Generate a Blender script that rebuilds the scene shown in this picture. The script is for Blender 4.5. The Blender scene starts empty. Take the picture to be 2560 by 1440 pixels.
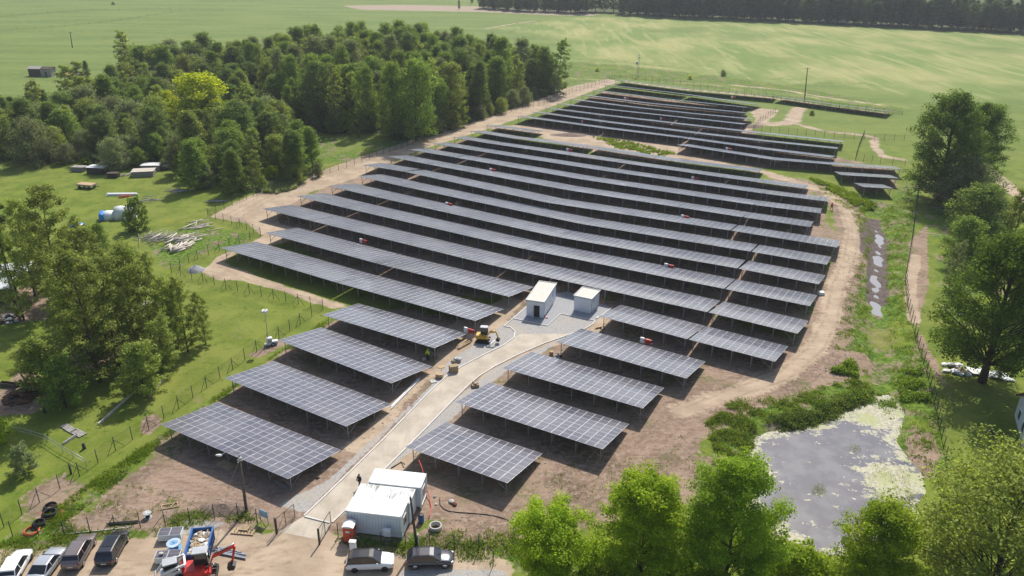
import bpy, math, random
import numpy as np
from mathutils import Vector, Matrix, noise as mnoise
random.seed(7); RNG = np.random.default_rng(11)
R = math.radians
S = bpy.context.scene
C = S.collection

# ------------------------------------------------------------------ camera, sky, sun, exposure
F, PITCH, ROLL, CAMH = 2000.0, R(24.02), R(0.70), 56.67
fw = np.array([0, math.cos(PITCH), -math.sin(PITCH)])
_rt = np.array([1.0, 0, 0]); _up = np.array([0, math.sin(PITCH), math.cos(PITCH)])
rt = _rt * math.cos(ROLL) + _up * math.sin(ROLL)
up = -_rt * math.sin(ROLL) + _up * math.cos(ROLL)
cam = bpy.data.objects.new('camera', bpy.data.cameras.new('camera'))
C.objects.link(cam)
cam.matrix_world = Matrix(((rt[0], up[0], -fw[0], 0), (rt[1], up[1], -fw[1], 0), (rt[2], up[2], -fw[2], CAMH), (0, 0, 0, 1)))
cam.data.lens = 36 * F / 2560; cam.data.sensor_width = 36
cam.data.clip_start = 1; cam.data.clip_end = 6000
S.camera = cam

SUN_AZ, SUN_EL = R(15), R(48)          # sun stands ahead of the camera, a little to its right
world = bpy.data.worlds.new('World'); S.world = world; world.use_nodes = True
wn = world.node_tree.nodes; wl = world.node_tree.links
bg = wn['Background']
sky = wn.new('ShaderNodeTexSky'); sky.sky_type = 'NISHITA'; sky.sun_disc = False
sky.sun_elevation = SUN_EL; sky.sun_rotation = SUN_AZ
sky.air_density = 1.0; sky.dust_density = 2.0
wl.new(sky.outputs[0], bg.inputs[0]); bg.inputs[1].default_value = 0.100
sl = bpy.data.lights.new('sun', 'SUN'); sl.energy = 4.0; sl.angle = R(0.6); sl.color = (1, 0.95, 0.87)
sun = bpy.data.objects.new('sun', sl); C.objects.link(sun)
sv = Vector((math.sin(SUN_AZ) * math.cos(SUN_EL), math.cos(SUN_AZ) * math.cos(SUN_EL), math.sin(SUN_EL)))
sun.rotation_euler = sv.to_track_quat('Z', 'Y').to_euler()
S.view_settings.view_transform = 'Standard'; S.view_settings.look = 'None'
S.view_settings.exposure = 0.42; S.view_settings.gamma = 1
S.cycles.use_denoising = True
S.cycles.max_bounces = 6; S.cycles.diffuse_bounces = 3; S.cycles.glossy_bounces = 3
S.cycles.transparent_max_bounces = 10; S.cycles.transmission_bounces = 3
S.cycles.caustics_reflective = False; S.cycles.caustics_refractive = False

# ------------------------------------------------------------------ helpers
def G(u, v, z=0.0):
    """ground point (or point at height z) that stands where the photograph shows pixel u, v"""
    d = fw + rt * (u - 1280) / F - up * (v - 720) / F
    q = d * ((z - CAMH) / d[2]); return Vector((q[0], q[1], z))
def hgt(ub, vb, vt):
    """height of a vertical thing with its foot at ub, vb and its top at row vt"""
    b = np.array(G(ub, vb)); lo, hi = 0.0, 60.0
    for _ in range(40):
        m = (lo + hi) / 2; p = b + [0, 0, m - CAMH]; y = 720 - F * (p @ up) / (p @ fw)
        if y > vt: lo = m
        else: hi = m
    return lo
def tag(o, label=None, cat=None, group=None, kind=None):
    if label: o['label'] = label
    if cat: o['category'] = cat
    if group: o['group'] = group
    if kind: o['kind'] = kind
    return o
def link(o, parent=None):
    C.objects.link(o)
    if parent is not None: o.parent = parent
    return o
def empty(name, loc=(0, 0, 0), rz=0.0, label=None, cat=None, group=None, scale=1.0):
    o = bpy.data.objects.new(name, None); o.empty_display_size = 0.2
    o.location = loc; o.rotation_euler = (0, 0, rz); o.scale = (scale,) * 3
    return link(tag(o, label, cat, group))
def dup(root, loc, rz, label=None, scale=None, group=None):
    r = root.copy(); C.objects.link(r); r.location = loc; r.rotation_euler = (0, 0, rz)
    if scale: r.scale = scale if hasattr(scale, '__len__') else (scale,) * 3
    if label: r['label'] = label
    if group: r['group'] = group
    for ch in list(root.children):
        c = ch.copy(); C.objects.link(c); c.parent = r
        for g in list(ch.children):
            d = g.copy(); C.objects.link(d); d.parent = c
    return r
def np_mesh(name, V, Q, mats, mi=None, smooth=False, uv=None):
    me = bpy.data.meshes.new(name); V = np.asarray(V, np.float32); Q = np.asarray(Q, np.int32); k = Q.shape[1]
    me.vertices.add(len(V)); me.vertices.foreach_set('co', V.ravel())
    me.loops.add(Q.size); me.loops.foreach_set('vertex_index', Q.ravel())
    me.polygons.add(len(Q)); me.polygons.foreach_set('loop_start', np.arange(0, Q.size, k, dtype=np.int32))
    try: me.polygons.foreach_set('loop_total', np.full(len(Q), k, np.int32))
    except Exception: pass
    if mi is not None: me.polygons.foreach_set('material_index', np.asarray(mi, np.int32))
    if smooth: me.polygons.foreach_set('use_smooth', np.ones(len(Q), bool))
    for m in (mats if isinstance(mats, (list, tuple)) else [mats]): me.materials.append(m)
    if uv is not None:
        l = me.uv_layers.new(name='UVMap'); l.data.foreach_set('uv', np.asarray(uv, np.float32).ravel())
    me.update(calc_edges=True); me.validate(); return me
class MB:
    """collects simple shapes and links them as one mesh object"""
    def __init__(s): s.v = []; s.f = []; s.m = []; s.sm = []
    def add(s, vs, fs, mi=0, sm=False):
        n = len(s.v); s.v += [tuple(p) for p in vs]
        for f in fs: s.f.append([i + n for i in f]); s.m.append(mi); s.sm.append(sm)
        return s
    def box(s, c, d, rz=0.0, mi=0, M=None, bev=0.0, taper=1.0):
        x, y, z = d[0] / 2, d[1] / 2, d[2] / 2; T = M if M is not None else Matrix.Rotation(rz, 3, 'Z'); c = Vector(c)
        if bev <= 0:
            vs = [T @ Vector((sx * x * (taper if sz > 0 else 1), sy * y * (taper if sz > 0 else 1), sz * z)) + c for sz in (-1, 1) for sx, sy in ((-1, -1), (1, -1), (1, 1), (-1, 1))]
            fs = [(3, 2, 1, 0), (4, 5, 6, 7), (0, 1, 5, 4), (1, 2, 6, 5), (2, 3, 7, 6), (3, 0, 4, 7)]
            return s.add(vs, fs, mi)
        b = min(bev, x * .9, y * .9, z * .9); rings = []
        for zz, k in ((-z, b), (-z + b, 0), (z - b, 0), (z, b)):
            X, Y = x * (taper if zz > 0 else 1) - k, y * (taper if zz > 0 else 1) - k; e = b
            ring = [(-X + (e if k == 0 else 0), -Y), (X - (e if k == 0 else 0), -Y), (X, -Y + (e if k == 0 else 0)), (X, Y - (e if k == 0 else 0)), (X - (e if k == 0 else 0), Y), (-X + (e if k == 0 else 0), Y), (-X, Y - (e if k == 0 else 0)), (-X, -Y + (e if k == 0 else 0))]
            if k:
                q = b * .5
                ring = [(-X + q, -Y), (X - q, -Y), (X, -Y + q), (X, Y - q), (X - q, Y), (-X + q, Y), (-X, Y - q), (-X, -Y + q)]
            rings.append([T @ Vector((p[0], p[1], zz)) + c for p in ring])
        return s.loft(rings, mi)
    def loft(s, rings, mi=0, cap=True, sm=False, closed=True):
        k = len(rings[0]); vs = [p for r in rings for p in r]; fs = []
        for i in range(len(rings) - 1):
            for j in range(k if closed else k - 1):
                a, b = i * k + j, i * k + (j + 1) % k; fs.append((a, b, b + k, a + k))
        s.add(vs, fs, mi, sm)
        if cap:
            n = len(s.v) - len(vs)
            s.f.append([n + j for j in range(k)][::-1]); s.m.append(mi); s.sm.append(False)
            e = n + (len(rings) - 1) * k; s.f.append([e + j for j in range(k)]); s.m.append(mi); s.sm.append(False)
        return s
    def tube(s, pts, r, seg=6, mi=0, cap=True, sm=True):
        pts = [Vector(p) for p in pts]; rs = r if hasattr(r, '__len__') else [r] * len(pts); rings = []
        for i, p in enumerate(pts):
            t = (pts[min(i + 1, len(pts) - 1)] - pts[max(i - 1, 0)]).normalized()
            a = t.cross(Vector((0, 0, 1)) if abs(t.z) < .95 else Vector((1, 0, 0))).normalized(); b = t.cross(a)
            rings.append([p + (a * math.cos(2 * math.pi * j / seg) - b * math.sin(2 * math.pi * j / seg)) * rs[i] for j in range(seg)])
        return s.loft(rings, mi, cap, sm)
    def bar(s, p, q, w, h, mi=0):
        p, q = Vector(p), Vector(q); t = (q - p); L = t.length; t.normalize()
        a = t.cross(Vector((0, 0, 1)) if abs(t.z) < .98 else Vector((0, 1, 0))).normalized(); b = a.cross(t)
        M = Matrix((t, a, b)).transposed(); return s.box((p + q) / 2, (L, w, h), M=M, mi=mi)
    def lathe(s, prof, c=(0, 0, 0), seg=14, mi=0, axis='Z', sm=True, cap=True):
        c = Vector(c); rings = []
        for r, z in prof:
            ring = []
            for j in range(seg):
                a = 2 * math.pi * j / seg; x, y = r * math.cos(a), r * math.sin(a)
                ring.append(c + (Vector((x, y, z)) if axis == 'Z' else Vector((x, z, -y)) if axis == 'Y' else Vector((z, x, y))))
            rings.append(ring)
        return s.loft(rings, mi, cap, sm)
    def prism(s, poly, a, b, plane='XZ', mi=0):
        """polygon extruded between a and b across the plane"""
        def P(p, k): return (p[0], k, p[1]) if plane == 'XZ' else (p[0], p[1], k) if plane == 'XY' else (k, p[0], p[1])
        n = len(poly); vs = [P(p, a) for p in poly] + [P(p, b) for p in poly]
        ar = sum(poly[i][0] * poly[(i + 1) % n][1] - poly[(i + 1) % n][0] * poly[i][1] for i in range(n))
        fs = [tuple(range(n))[::-1], tuple(range(n, 2 * n))] + [(i, (i + 1) % n, n + (i + 1) % n, n + i) for i in range(n)]
        if (ar < 0) != (plane == 'XZ'): fs = [f[::-1] for f in fs]
        return s.add(vs, fs, mi)
    def ico(s, c, r, mi=0, sq=(1, 1, 1), jit=0.0, seed=0, sub=1):
        import bmesh
        bm = bmesh.new(); bmesh.ops.create_icosphere(bm, subdivisions=sub, radius=1); rr = random.Random(seed)
        vs = []
        for v in bm.verts:
            k = r * (1 + rr.uniform(-jit, jit)); vs.append((c[0] + v.co.x * k * sq[0], c[1] + v.co.y * k * sq[1], c[2] + v.co.z * k * sq[2]))
        fs = [[v.index for v in f.verts] for f in bm.faces]; bm.free(); return s.add(vs, fs, mi)
    def mesh(s, name, mats):
        me = bpy.data.meshes.new(name); me.from_pydata(s.v, [], s.f)
        for m in (mats if isinstance(mats, (list, tuple)) else [mats]): me.materials.append(m)
        me.polygons.foreach_set('material_index', s.m); me.polygons.foreach_set('use_smooth', s.sm); me.update(); return me
    def build(s, name, mats, parent=None):
        return link(bpy.data.objects.new(name, s.mesh(name, mats)), parent)

# ------------------------------------------------------------------ materials
class NT:
    def __init__(s, name):
        s.m = bpy.data.materials.new(name); s.m.use_nodes = True; s.n = s.m.node_tree.nodes; s.l = s.m.node_tree.links
        s.b = s.n['Principled BSDF']; s.out = s.n['Material Output']
    def N(s, t, **k):
        n = s.n.new(t)
        for a, b in k.items(): setattr(n, a, b)
        return n
    def L(s, a, b): s.l.new(a, b)
    def put(s, sock, v):
        if hasattr(v, 'is_output'): s.l.new(v, sock)
        else: sock.default_value = v if not (isinstance(v, tuple) and len(v) == 3 and sock.type == 'RGBA') else (*v, 1)
    def pos(s): return s.N('ShaderNodeNewGeometry').outputs['Position']
    def obj(s): return s.N('ShaderNodeTexCoord').outputs['Object']
    def noise(s, scale, detail=3, vec=None, rough=.55, dist=0.0):
        n = s.N('ShaderNodeTexNoise'); n.inputs['Scale'].default_value = scale; n.inputs['Detail'].default_value = detail
        n.inputs['Roughness'].default_value = rough; n.inputs['Distortion'].default_value = dist
        s.L(vec if vec is not None else s.pos(), n.inputs['Vector']); return n.outputs['Fac']
    def math(s, op, a, b=0.0, clamp=False):
        n = s.N('ShaderNodeMath', operation=op, use_clamp=clamp); s.put(n.inputs[0], a); s.put(n.inputs[1], b); return n.outputs[0]
    def step(s, x, lo, hi, a=0.0, b=1.0):
        n = s.N('ShaderNodeMapRange'); n.interpolation_type = 'SMOOTHSTEP'; s.put(n.inputs[0], x)
        n.inputs[1].default_value = lo; n.inputs[2].default_value = hi; n.inputs[3].default_value = a; n.inputs[4].default_value = b; return n.outputs[0]
    def mix(s, f, a, b, mode='MIX'):
        n = s.N('ShaderNodeMix', data_type='RGBA', blend_type=mode); s.put(n.inputs[0], f); s.put(n.inputs[6], a); s.put(n.inputs[7], b); return n.outputs[2]
    def attr(s, name): return s.N('ShaderNodeAttribute', attribute_name=name).outputs['Fac']
    def rand(s): return s.N('ShaderNodeObjectInfo').outputs['Random']
    def stretch(s, vec, sx, sy, sz=1, rz=0.0):
        n = s.N('ShaderNodeMapping'); s.L(vec, n.inputs[0]); n.inputs['Rotation'].default_value = (0, 0, rz); n.inputs['Scale'].default_value = (sx, sy, sz); return n.outputs[0]
    def bump(s, h, strength=.3, dist=.1):
        n = s.N('ShaderNodeBump'); n.inputs['Strength'].default_value = strength; n.inputs['Distance'].default_value = dist; s.L(h, n.inputs['Height']); s.L(n.outputs[0], s.b.inputs['Normal']); return s
    def fin(s, col=None, rough=.8, metal=0.0, spec=None):
        if col is not None: s.put(s.b.inputs['Base Color'], col)
        s.put(s.b.inputs['Roughness'], rough); s.b.inputs['Metallic'].default_value = metal
        if spec is not None: s.b.inputs['Specular IOR Level'].default_value = spec
        return s.m
def plain(name, col, rough=.6, metal=0.0, var=.18, scale=2.0, spec=None):
    t = NT(name); n = t.noise(scale, 4, t.obj()); f = t.step(n, .3, .7)
    c2 = tuple(min(1, c * (1 - var)) for c in col)
    return t.fin(t.mix(f, c2, col), rough, metal, spec)
M = {}
M['steel'] = plain('galvanised_steel', (.42, .44, .46), .45, .6)
M['white'] = plain('white_paint', (.80, .81, .80), .45, var=.10)
M['cabin_white'] = plain('cabin_white_paint', (.74, .77, .80), .5, var=.08, scale=.8)
M['grey'] = plain('grey_paint', (.45, .47, .49), .5)
M['black'] = plain('black_plastic', (.015, .015, .017), .5)
M['rubber'] = plain('rubber', (.02, .02, .02), .8)
M['red'] = plain('red_paint', (.62, .04, .03), .4)
M['orange'] = plain('orange_plastic', (.75, .12, .04), .5)
M['yellow'] = plain('yellow_paint', (.62, .36, .03), .45)
M['blue'] = plain('blue_paint', (.035, .14, .38), .5)
M['ltblue'] = plain('pale_blue_plastic', (.20, .42, .66), .5)
M['wood'] = plain('raw_wood', (.50, .37, .22), .8, var=.35, scale=5)
M['oldwood'] = plain('weathered_wood', (.42, .39, .36), .85, var=.4, scale=4)
M['darkwood'] = plain('dark_wood', (.10, .075, .055), .85, var=.4)
M['card'] = plain('cardboard', (.48, .34, .20), .85)
M['concrete'] = plain('concrete', (.52, .50, .46), .85, var=.15)
M['darkgreen'] = plain('dark_green_steel', (.015, .045, .03), .5)
M['rubble'] = plain('rubble', (.55, .48, .38), .9, var=.4, scale=3)
M['skin'] = plain('skin', (.45, .27, .19), .6)
M['hivis'] = plain('hi_vis_yellow', (.55, .75, .04), .6, var=.1)
M['hivis_orange'] = plain('hi_vis_orange', (.85, .14, .03), .6, var=.1)
M['navy'] = plain('navy_cloth', (.02, .025, .045), .9)
M['rust'] = plain('rusty_brush', (.20, .09, .05), .9, var=.5, scale=3)
M['tarp'] = plain('pale_tarpaulin', (.72, .74, .72), .5, var=.2)
M['tarpblue'] = plain('blue_tarpaulin', (.03, .22, .70), .5)
M['roofred'] = plain('red_roof', (.22, .06, .04), .7)
M['chrome'] = plain('bright_metal', (.7, .7, .72), .25, 1.0)
t = NT('window_glass'); M['glass'] = t.fin((.02, .025, .03), .06, 0, .8)
t = NT('car_glass'); M['carglass'] = t.fin((.012, .014, .018), .05, 0, .9)
def paint(name, col, rough=.25, metal=0.0):
    t = NT(name); t.b.inputs['Coat Weight'].default_value = .6; t.b.inputs['Coat Roughness'].default_value = .08
    return t.fin(col, rough, metal)
M['car_white'] = paint('white_car_paint', (.78, .79, .80)); M['car_silver'] = paint('silver_car_paint', (.55, .57, .60), .3, .5)
M['car_taupe'] = paint('taupe_car_paint', (.24, .20, .19), .3, .5); M['car_dark'] = paint('charcoal_car_paint', (.085, .087, .095), .22, .75)
M['car_black'] = paint('black_car_paint', (.012, .012, .014))
t = NT('red_lamp'); M['lamp_red'] = t.fin((.5, .02, .02), .2)
# corrugated / panelled white metal
def corr(name, col, pitch, axis, depth=.5, dirt=.0):
    t = NT(name); w = t.N('ShaderNodeTexWave', wave_type='BANDS', bands_direction=axis, wave_profile='SIN'); w.inputs['Scale'].default_value = 1 / pitch * .314
    t.L(t.obj(), w.inputs['Vector']); t.bump(w.outputs['Fac'], depth, .04)
    n = t.noise(.9, 5, t.obj()); return t.fin(t.mix(t.step(n, .58, .75, 0, dirt), col, (.30, .29, .27)), .5)
M['corr_wall'] = corr('corrugated_white_wall', (.72, .76, .80), .18, 'X', .35)
t = NT('corrugated_white_roof'); n = t.noise(1.6, 5, t.stretch(t.obj(), 3.0, .25)); n2 = t.noise(.5, 2, t.obj())
M['corr_roof'] = t.fin(t.mix(t.math('MULTIPLY', t.step(n, .44, .60), t.step(n2, .40, .55)), (.66, .67, .67), (.27, .25, .22)), .55)

# solar glass: cells drawn from the UV of each module (u across 0..1, v up 0..1)
def solar_mat():
    t = NT('solar_cells'); uv = t.N('ShaderNodeTexCoord').outputs['UV']; sp = t.N('ShaderNodeSeparateXYZ'); t.L(uv, sp.inputs[0]); u, v = sp.outputs[0], sp.outputs[1]
    def line(x, n, w):
        fr = t.math('FRACT', t.math('MULTIPLY', x, n)); d = t.math('ABSOLUTE', t.math('SUBTRACT', fr, .5)); return t.math('GREATER_THAN', d, .5 - w)
    gl = t.math('MAXIMUM', line(u, 6, .045), line(v, 12, .03))
    mid = t.math('LESS_THAN', t.math('ABSOLUTE', t.math('SUBTRACT', v, .5)), .014)
    isl = t.N('ShaderNodeNewGeometry').outputs['Random Per Island']
    rnd = t.math('FRACT', t.math('ADD', isl, t.rand()))
    cell = t.mix(rnd, (.040, .036, .052), (.080, .071, .093)); c = t.mix(gl, cell, (.15, .15, .17)); c = t.mix(mid, c, (.45, .45, .47))
    c = t.mix(t.step(t.noise(.16, 4, None, .6), .42, .68, 0, .75), c, (.135, .127, .140)); nz = t.noise(.11, 2); rg = t.math('ADD', t.math('MULTIPLY', rnd, .06), t.step(nz, .35, .65, .10, .22))  # pale noise patches paint mottled cloud reflections into the cell colour
    t.put(t.b.inputs['Base Color'], c); t.b.inputs['IOR'].default_value = 1.75
    t.b.inputs['Sheen Weight'].default_value = 1.0; t.b.inputs['Sheen Roughness'].default_value = .35; t.b.inputs['Sheen Tint'].default_value = (.95, .95, .95, 1)
    return t.fin(None, rg)
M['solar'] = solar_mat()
M['alu'] = plain('aluminium_frame', (.66, .67, .69), .4, .3, var=.08)

def leafmat(name, c1, c2, trans=.35, hue=.010):
    t = NT(name); n = t.noise(.45, 3, t.obj()); r = t.rand(); isl = t.N('ShaderNodeNewGeometry').outputs['Random Per Island']
    c = t.mix(t.step(n, .32, .68), c1, c2); h = t.N('ShaderNodeHueSaturation'); t.L(c, h.inputs['Color'])
    t.put(h.inputs['Hue'], t.math('ADD', t.math('MULTIPLY', r, hue), .5 - hue / 2)); t.put(h.inputs['Value'], t.math('MULTIPLY', t.math('ADD', t.math('MULTIPLY', r, .36), .82), t.math('ADD', t.math('MULTIPLY', isl, .7), .65)))
    d = t.N('ShaderNodeBsdfDiffuse'); tr = t.N('ShaderNodeBsdfTranslucent'); mx = t.N('ShaderNodeMixShader'); mx.inputs[0].default_value = trans
    yel = t.mix(1.0, h.outputs[0], (1.5, 1.45, .75), 'MULTIPLY')
    t.L(h.outputs[0], d.inputs[0]); t.L(yel, tr.inputs[0]); t.L(d.outputs[0], mx.inputs[1]); t.L(tr.outputs[0], mx.inputs[2])
    g = t.N('ShaderNodeBsdfGlossy'); g.inputs['Roughness'].default_value = .6; g.inputs[0].default_value = (.6, .8, .4, 1); m2 = t.N('ShaderNodeMixShader'); m2.inputs[0].default_value = .02
    t.L(mx.outputs[0], m2.inputs[1]); t.L(g.outputs[0], m2.inputs[2]); t.L(m2.outputs[0], t.out.inputs[0]); return t.m
LM = {
 'alder': leafmat('alder_leaves', (.115, .170, .048), (.190, .255, .080), .52),
 'mid': leafmat('mid_green_leaves', (.140, .215, .046), (.220, .300, .070), .54),
 'grey': leafmat('grey_green_leaves', (.170, .210, .105), (.265, .305, .165), .48),
 'bright': leafmat('bright_green_leaves', (.25, .36, .016), (.37, .47, .034), .58),
 'nearmid': leafmat('hornbeam_leaves', (.18, .28, .018), (.28, .38, .034), .54),
 'yellow': leafmat('yellow_green_leaves', (.36, .43, .012), (.46, .51, .022), .54),
 'birch': leafmat('birch_leaves', (.195, .250, .060), (.290, .340, .100), .56),
 'dark': leafmat('dark_green_leaves', (.090, .165, .022), (.165, .250, .036), .52),
 'far': leafmat('far_forest_leaves', (.085, .125, .062), (.135, .180, .090), .44),
 'willow': leafmat('willow_leaves', (.24, .305, .062), (.335, .39, .105), .54),
 'weed': leafmat('weed_leaves', (.125, .200, .018), (.21, .285, .036), .50),
 'bramble': leafmat('bramble_leaves', (.105, .160, .030), (.180, .235, .052), .48),
}
M['bark'] = plain('bark', (.09, .07, .055), .9, var=.5, scale=6)
t = NT('birch_bark'); M['birchbark'] = t.fin(t.mix(t.step(t.noise(5, 3, t.obj()), .45, .62), (.50, .48, .44), (.10, .09, .08)), .8)

# ------------------------------------------------------------------ ground sheet with soft zone masks
def px(l, z=0.0): return np.array([G(u, v, z)[:2] for u, v in l])
def sdf(P, poly):
    """signed distance, positive inside"""
    n = len(poly); d = np.full(len(P), 1e9); ins = np.zeros(len(P), bool)
    for i in range(n):
        a, b = poly[i], poly[(i + 1) % n]; ab = b - a; t = np.clip(((P - a) @ ab) / max(ab @ ab, 1e-9), 0, 1)
        d = np.minimum(d, np.hypot(*(P - a - t[:, None] * ab).T))
        with np.errstate(divide='ignore', invalid='ignore'):
            c = ((a[1] > P[:, 1]) != (b[1] > P[:, 1])) & (P[:, 0] < (b[0] - a[0]) * (P[:, 1] - a[1]) / (b[1] - a[1]) + a[0])
        ins ^= c
    return np.where(ins, d, -d)
def ldist(P, line):
    d = np.full(len(P), 1e9)
    for a, b in zip(line, line[1:]):
        ab = b - a; t = np.clip(((P - a) @ ab) / max(ab @ ab, 1e-9), 0, 1); d = np.minimum(d, np.hypot(*(P - a - t[:, None] * ab).T))
    return d
def axis(a, b, st, lo, hi, k=1.09):
    v = list(np.arange(a, b, st)); s = st
    while v[-1] < hi: s *= k; v.append(v[-1] + s)
    s = st; w = []
    x = a
    while x > lo: s *= k; x -= s; w.append(x)
    return np.array(w[::-1] + v)
XS = axis(-105, 115, .6, -1600, 1900)
YS = np.concatenate([[-900, -300, -80, -10, 20, 32, 40, 46, 50], np.arange(52, 140, .5), 140 + .5 * np.arange(400) + .0026 * np.arange(400) ** 2.0])
YS = np.concatenate([YS, YS[-1] + np.cumsum(4 * 1.12 ** np.arange(45))])
GX, GY = np.meshgrid(XS, YS); PV = np.stack([GX.ravel(), GY.ravel()], 1)
POND = px([(1893, 1100), (1930, 1082), (2000, 1070), (2080, 1050), (2140, 1020), (2190, 995), (2225, 990), (2245, 1020), (2235, 1065), (2222, 1090), (2250, 1130), (2290, 1180), (2295, 1215), (2275, 1240), (2278, 1290), (2230, 1330), (2150, 1365), (2060, 1362), (1990, 1335), (1935, 1300), (1890, 1250), (1880, 1170)])
DITCH = px([(2178, 520), (2192, 555), (2204, 590), (2196, 622), (2200, 650), (2188, 680), (2196, 705), (2190, 735), (2200, 780), (2190, 820), (2206, 870), (2198, 920), (2215, 985)])
ZONES = {'dirt': [], 'sand': [], 'gravel': [], 'lush': [], 'dry': [], 'mud': [], 'reed': [], 'shade': [], 'rut': []}
def zone(k, l, soft=1.5): ZONES[k].append(('p', px(l), soft))
def trail(k, l, w, soft=.8): ZONES[k].append(('l', px(l), w, soft))
# bare soil of the site
zone('dirt', [(235, 1262), (300, 1200), (385, 1140), (400, 1100), (480, 1040), (570, 985), (640, 930), (760, 840), (860, 790), (1000, 770), (1180, 800), (1300, 720), (1500, 745), (1780, 790), (1990, 850), (2010, 800), (2060, 760), (2110, 660), (2140, 600), (2125, 540), (2080, 490), (2150, 520), (2160, 620), (2120, 720), (2075, 830), (2040, 890), (2130, 900), (2190, 890), (2140, 930), (2060, 965), (1960, 990), (1840, 985), (1800, 1020), (1760, 1060), (1750, 1140), (1830, 1130), (1880, 1160), (1890, 1230), (1860, 1280), (1700, 1260), (1560, 1290), (1420, 1300), (1290, 1325), (1200, 1325), (1110, 1300), (1060, 1310), (1010, 1350), (860, 1340), (700, 1335), (640, 1290), (560, 1265), (500, 1290), (420, 1250), (330, 1270)], 2.2)
zone('dirt', [(690, 520), (820, 465), (950, 415), (1060, 380), (1180, 345), (1480, 390), (1800, 440), (2010, 480), (2060, 540), (2080, 640), (2010, 800), (1800, 800), (1500, 745), (1270, 740), (1000, 740), (800, 640), (690, 590)], 5)
zone('dirt', [(1290, 320), (1510, 230), (1850, 270), (1900, 350), (2080, 390), (2240, 425), (2240, 470), (2160, 480), (2100, 430), (1900, 420), (1700, 400)], 4)
zone('dirt', [(1900, 430), (2010, 470), (2050, 500), (2070, 560), (2110, 610), (2060, 640), (2060, 560), (2000, 490)], 2)
zone('dirt', [(2100, 870), (2170, 880), (2190, 910), (2120, 950), (2000, 985), (1900, 990), (1960, 960)], 1.5)
zone('dirt', [(345, 1075), (360, 1040), (395, 1035), (410, 1060), (370, 1090)], .8); zone('dirt', [(620, 890), (690, 850), (720, 858), (650, 895)], .8)
zone('dirt', [(60, 1270), (120, 1220), (165, 1235), (110, 1290)], 1.2); zone('dirt', [(0, 975), (60, 915), (110, 950), (60, 1030), (0, 1040)], 1)
zone('dirt', [(0, 740), (90, 700), (150, 745), (120, 800), (0, 810)], 2.5); zone('dirt', [(640, 470), (700, 445), (745, 460), (700, 490), (650, 490)], 2)
zone('dirt', [(180, 880), (300, 850), (320, 880), (240, 930), (180, 910)], 1.5); zone('dirt', [(40, 1035), (110, 985), (150, 990), (80, 1035)], .8)
zone('dirt', [(2275, 600), (2320, 560), (2320, 720), (2300, 790), (2290, 860), (2330, 920), (2380, 1000), (2340, 900), (2300, 830), (2268, 760), (2268, 690)], 1.2)
zone('dirt', [(2260, 1090), (2330, 1080), (2350, 1130), (2330, 1190), (2290, 1180)], .8); zone('dirt', [(1930, 1310), (2050, 1370), (2020, 1400), (1930, 1350)], .8)
zone('dirt', [(180, 1290), (300, 1235), (420, 1250), (520, 1275), (640, 1290), (640, 1330), (420, 1335), (250, 1330), (140, 1335)], 4.0); zone('dirt', [(60, 1230), (160, 1180), (220, 1215), (130, 1300), (60, 1300)], 3.0); zone('dirt', [(1040, 1330), (1120, 1290), (1300, 1320), (1300, 1345), (1180, 1395), (1100, 1400)], 2.5)
zone('dirt', [(1350, 1140), (1420, 1100), (1560, 1130), (1500, 1210), (1300, 1260)], 3)
# pale sandy ground
zone('sand', [(505, 680), (545, 640), (620, 612), (655, 590), (620, 560), (525, 543), (590, 505), (650, 480), (770, 440), (900, 392), (1030, 350), (1160, 300), (1290, 255), (1420, 218), (1520, 197), (1550, 204), (1470, 232), (1400, 258), (1330, 285), (1250, 312), (1180, 335), (1060, 372), (960, 412), (880, 448), (780, 480), (730, 510), (690, 530), (700, 560), (780, 585), (700, 610), (610, 620), (560, 655), (640, 690), (760, 730), (870, 765), (830, 772), (700, 728), (600, 700), (540, 700)], 1.2)
zone('sand', [(1190, 318), (1300, 312), (1420, 325), (1560, 348), (1700, 368), (1690, 400), (1640, 405), (1520, 388), (1380, 352), (1330, 335)], 2)
zone('sand', [(1850, 335), (1890, 300), (1870, 268), (1945, 275), (1935, 292), (1890, 320)], 2)
trail('sand', [(1570, 204), (1700, 222), (1820, 232), (1950, 248), (2080, 268), (2210, 284)], 1.5, 2)
trail('sand', [(1820, 212), (1960, 225), (2060, 243), (2200, 262)], .8, 2.5); trail('dry', [(1440, 196), (1760, 210), (1850, 224), (2260, 268)], 2, 5)
trail('sand', [(1700, 392), (1900, 428), (1990, 455), (2070, 480), (2115, 520), (2135, 580), (2120, 650), (2090, 720), (2075, 800), (2040, 870), (1960, 940), (1830, 985), (1700, 1030)], 1.7, 2.4)
trail('dirt', [(1990, 455), (2070, 480), (2115, 520), (2135, 580), (2125, 650), (2095, 720), (2080, 800), (2050, 870), (1960, 950), (1800, 1010), (1640, 1100), (1560, 1220), (1380, 1290)], 3.4, 3.0)
trail('sand', [(0, 1422), (120, 1420), (300, 1400), (450, 1400), (620, 1395), (760, 1370), (900, 1425), (1200, 1440)], 3.2, 1.6)
zone('sand', [(-200, 1600), (0, 1435), (150, 1400), (240, 1350), (420, 1340), (540, 1330), (640, 1335), (690, 1340), (800, 1362), (860, 1385), (1010, 1405), (1250, 1425), (1300, 1600)], 1.0)
zone('sand', [(1130, 810), (1270, 740), (1310, 750), (1250, 830), (1150, 890), (1060, 960), (1010, 1010), (970, 1080), (900, 1140), (860, 1120), (960, 1030), (1080, 920)], 1.5)
zone('sand', [(1260, 880), (1350, 850), (1420, 850), (1330, 890), (1240, 935), (1180, 1000), (1130, 1020)], 1.0); zone('sand', [(1440, 800), (1530, 790), (1500, 830), (1460, 840)], .8)
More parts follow.
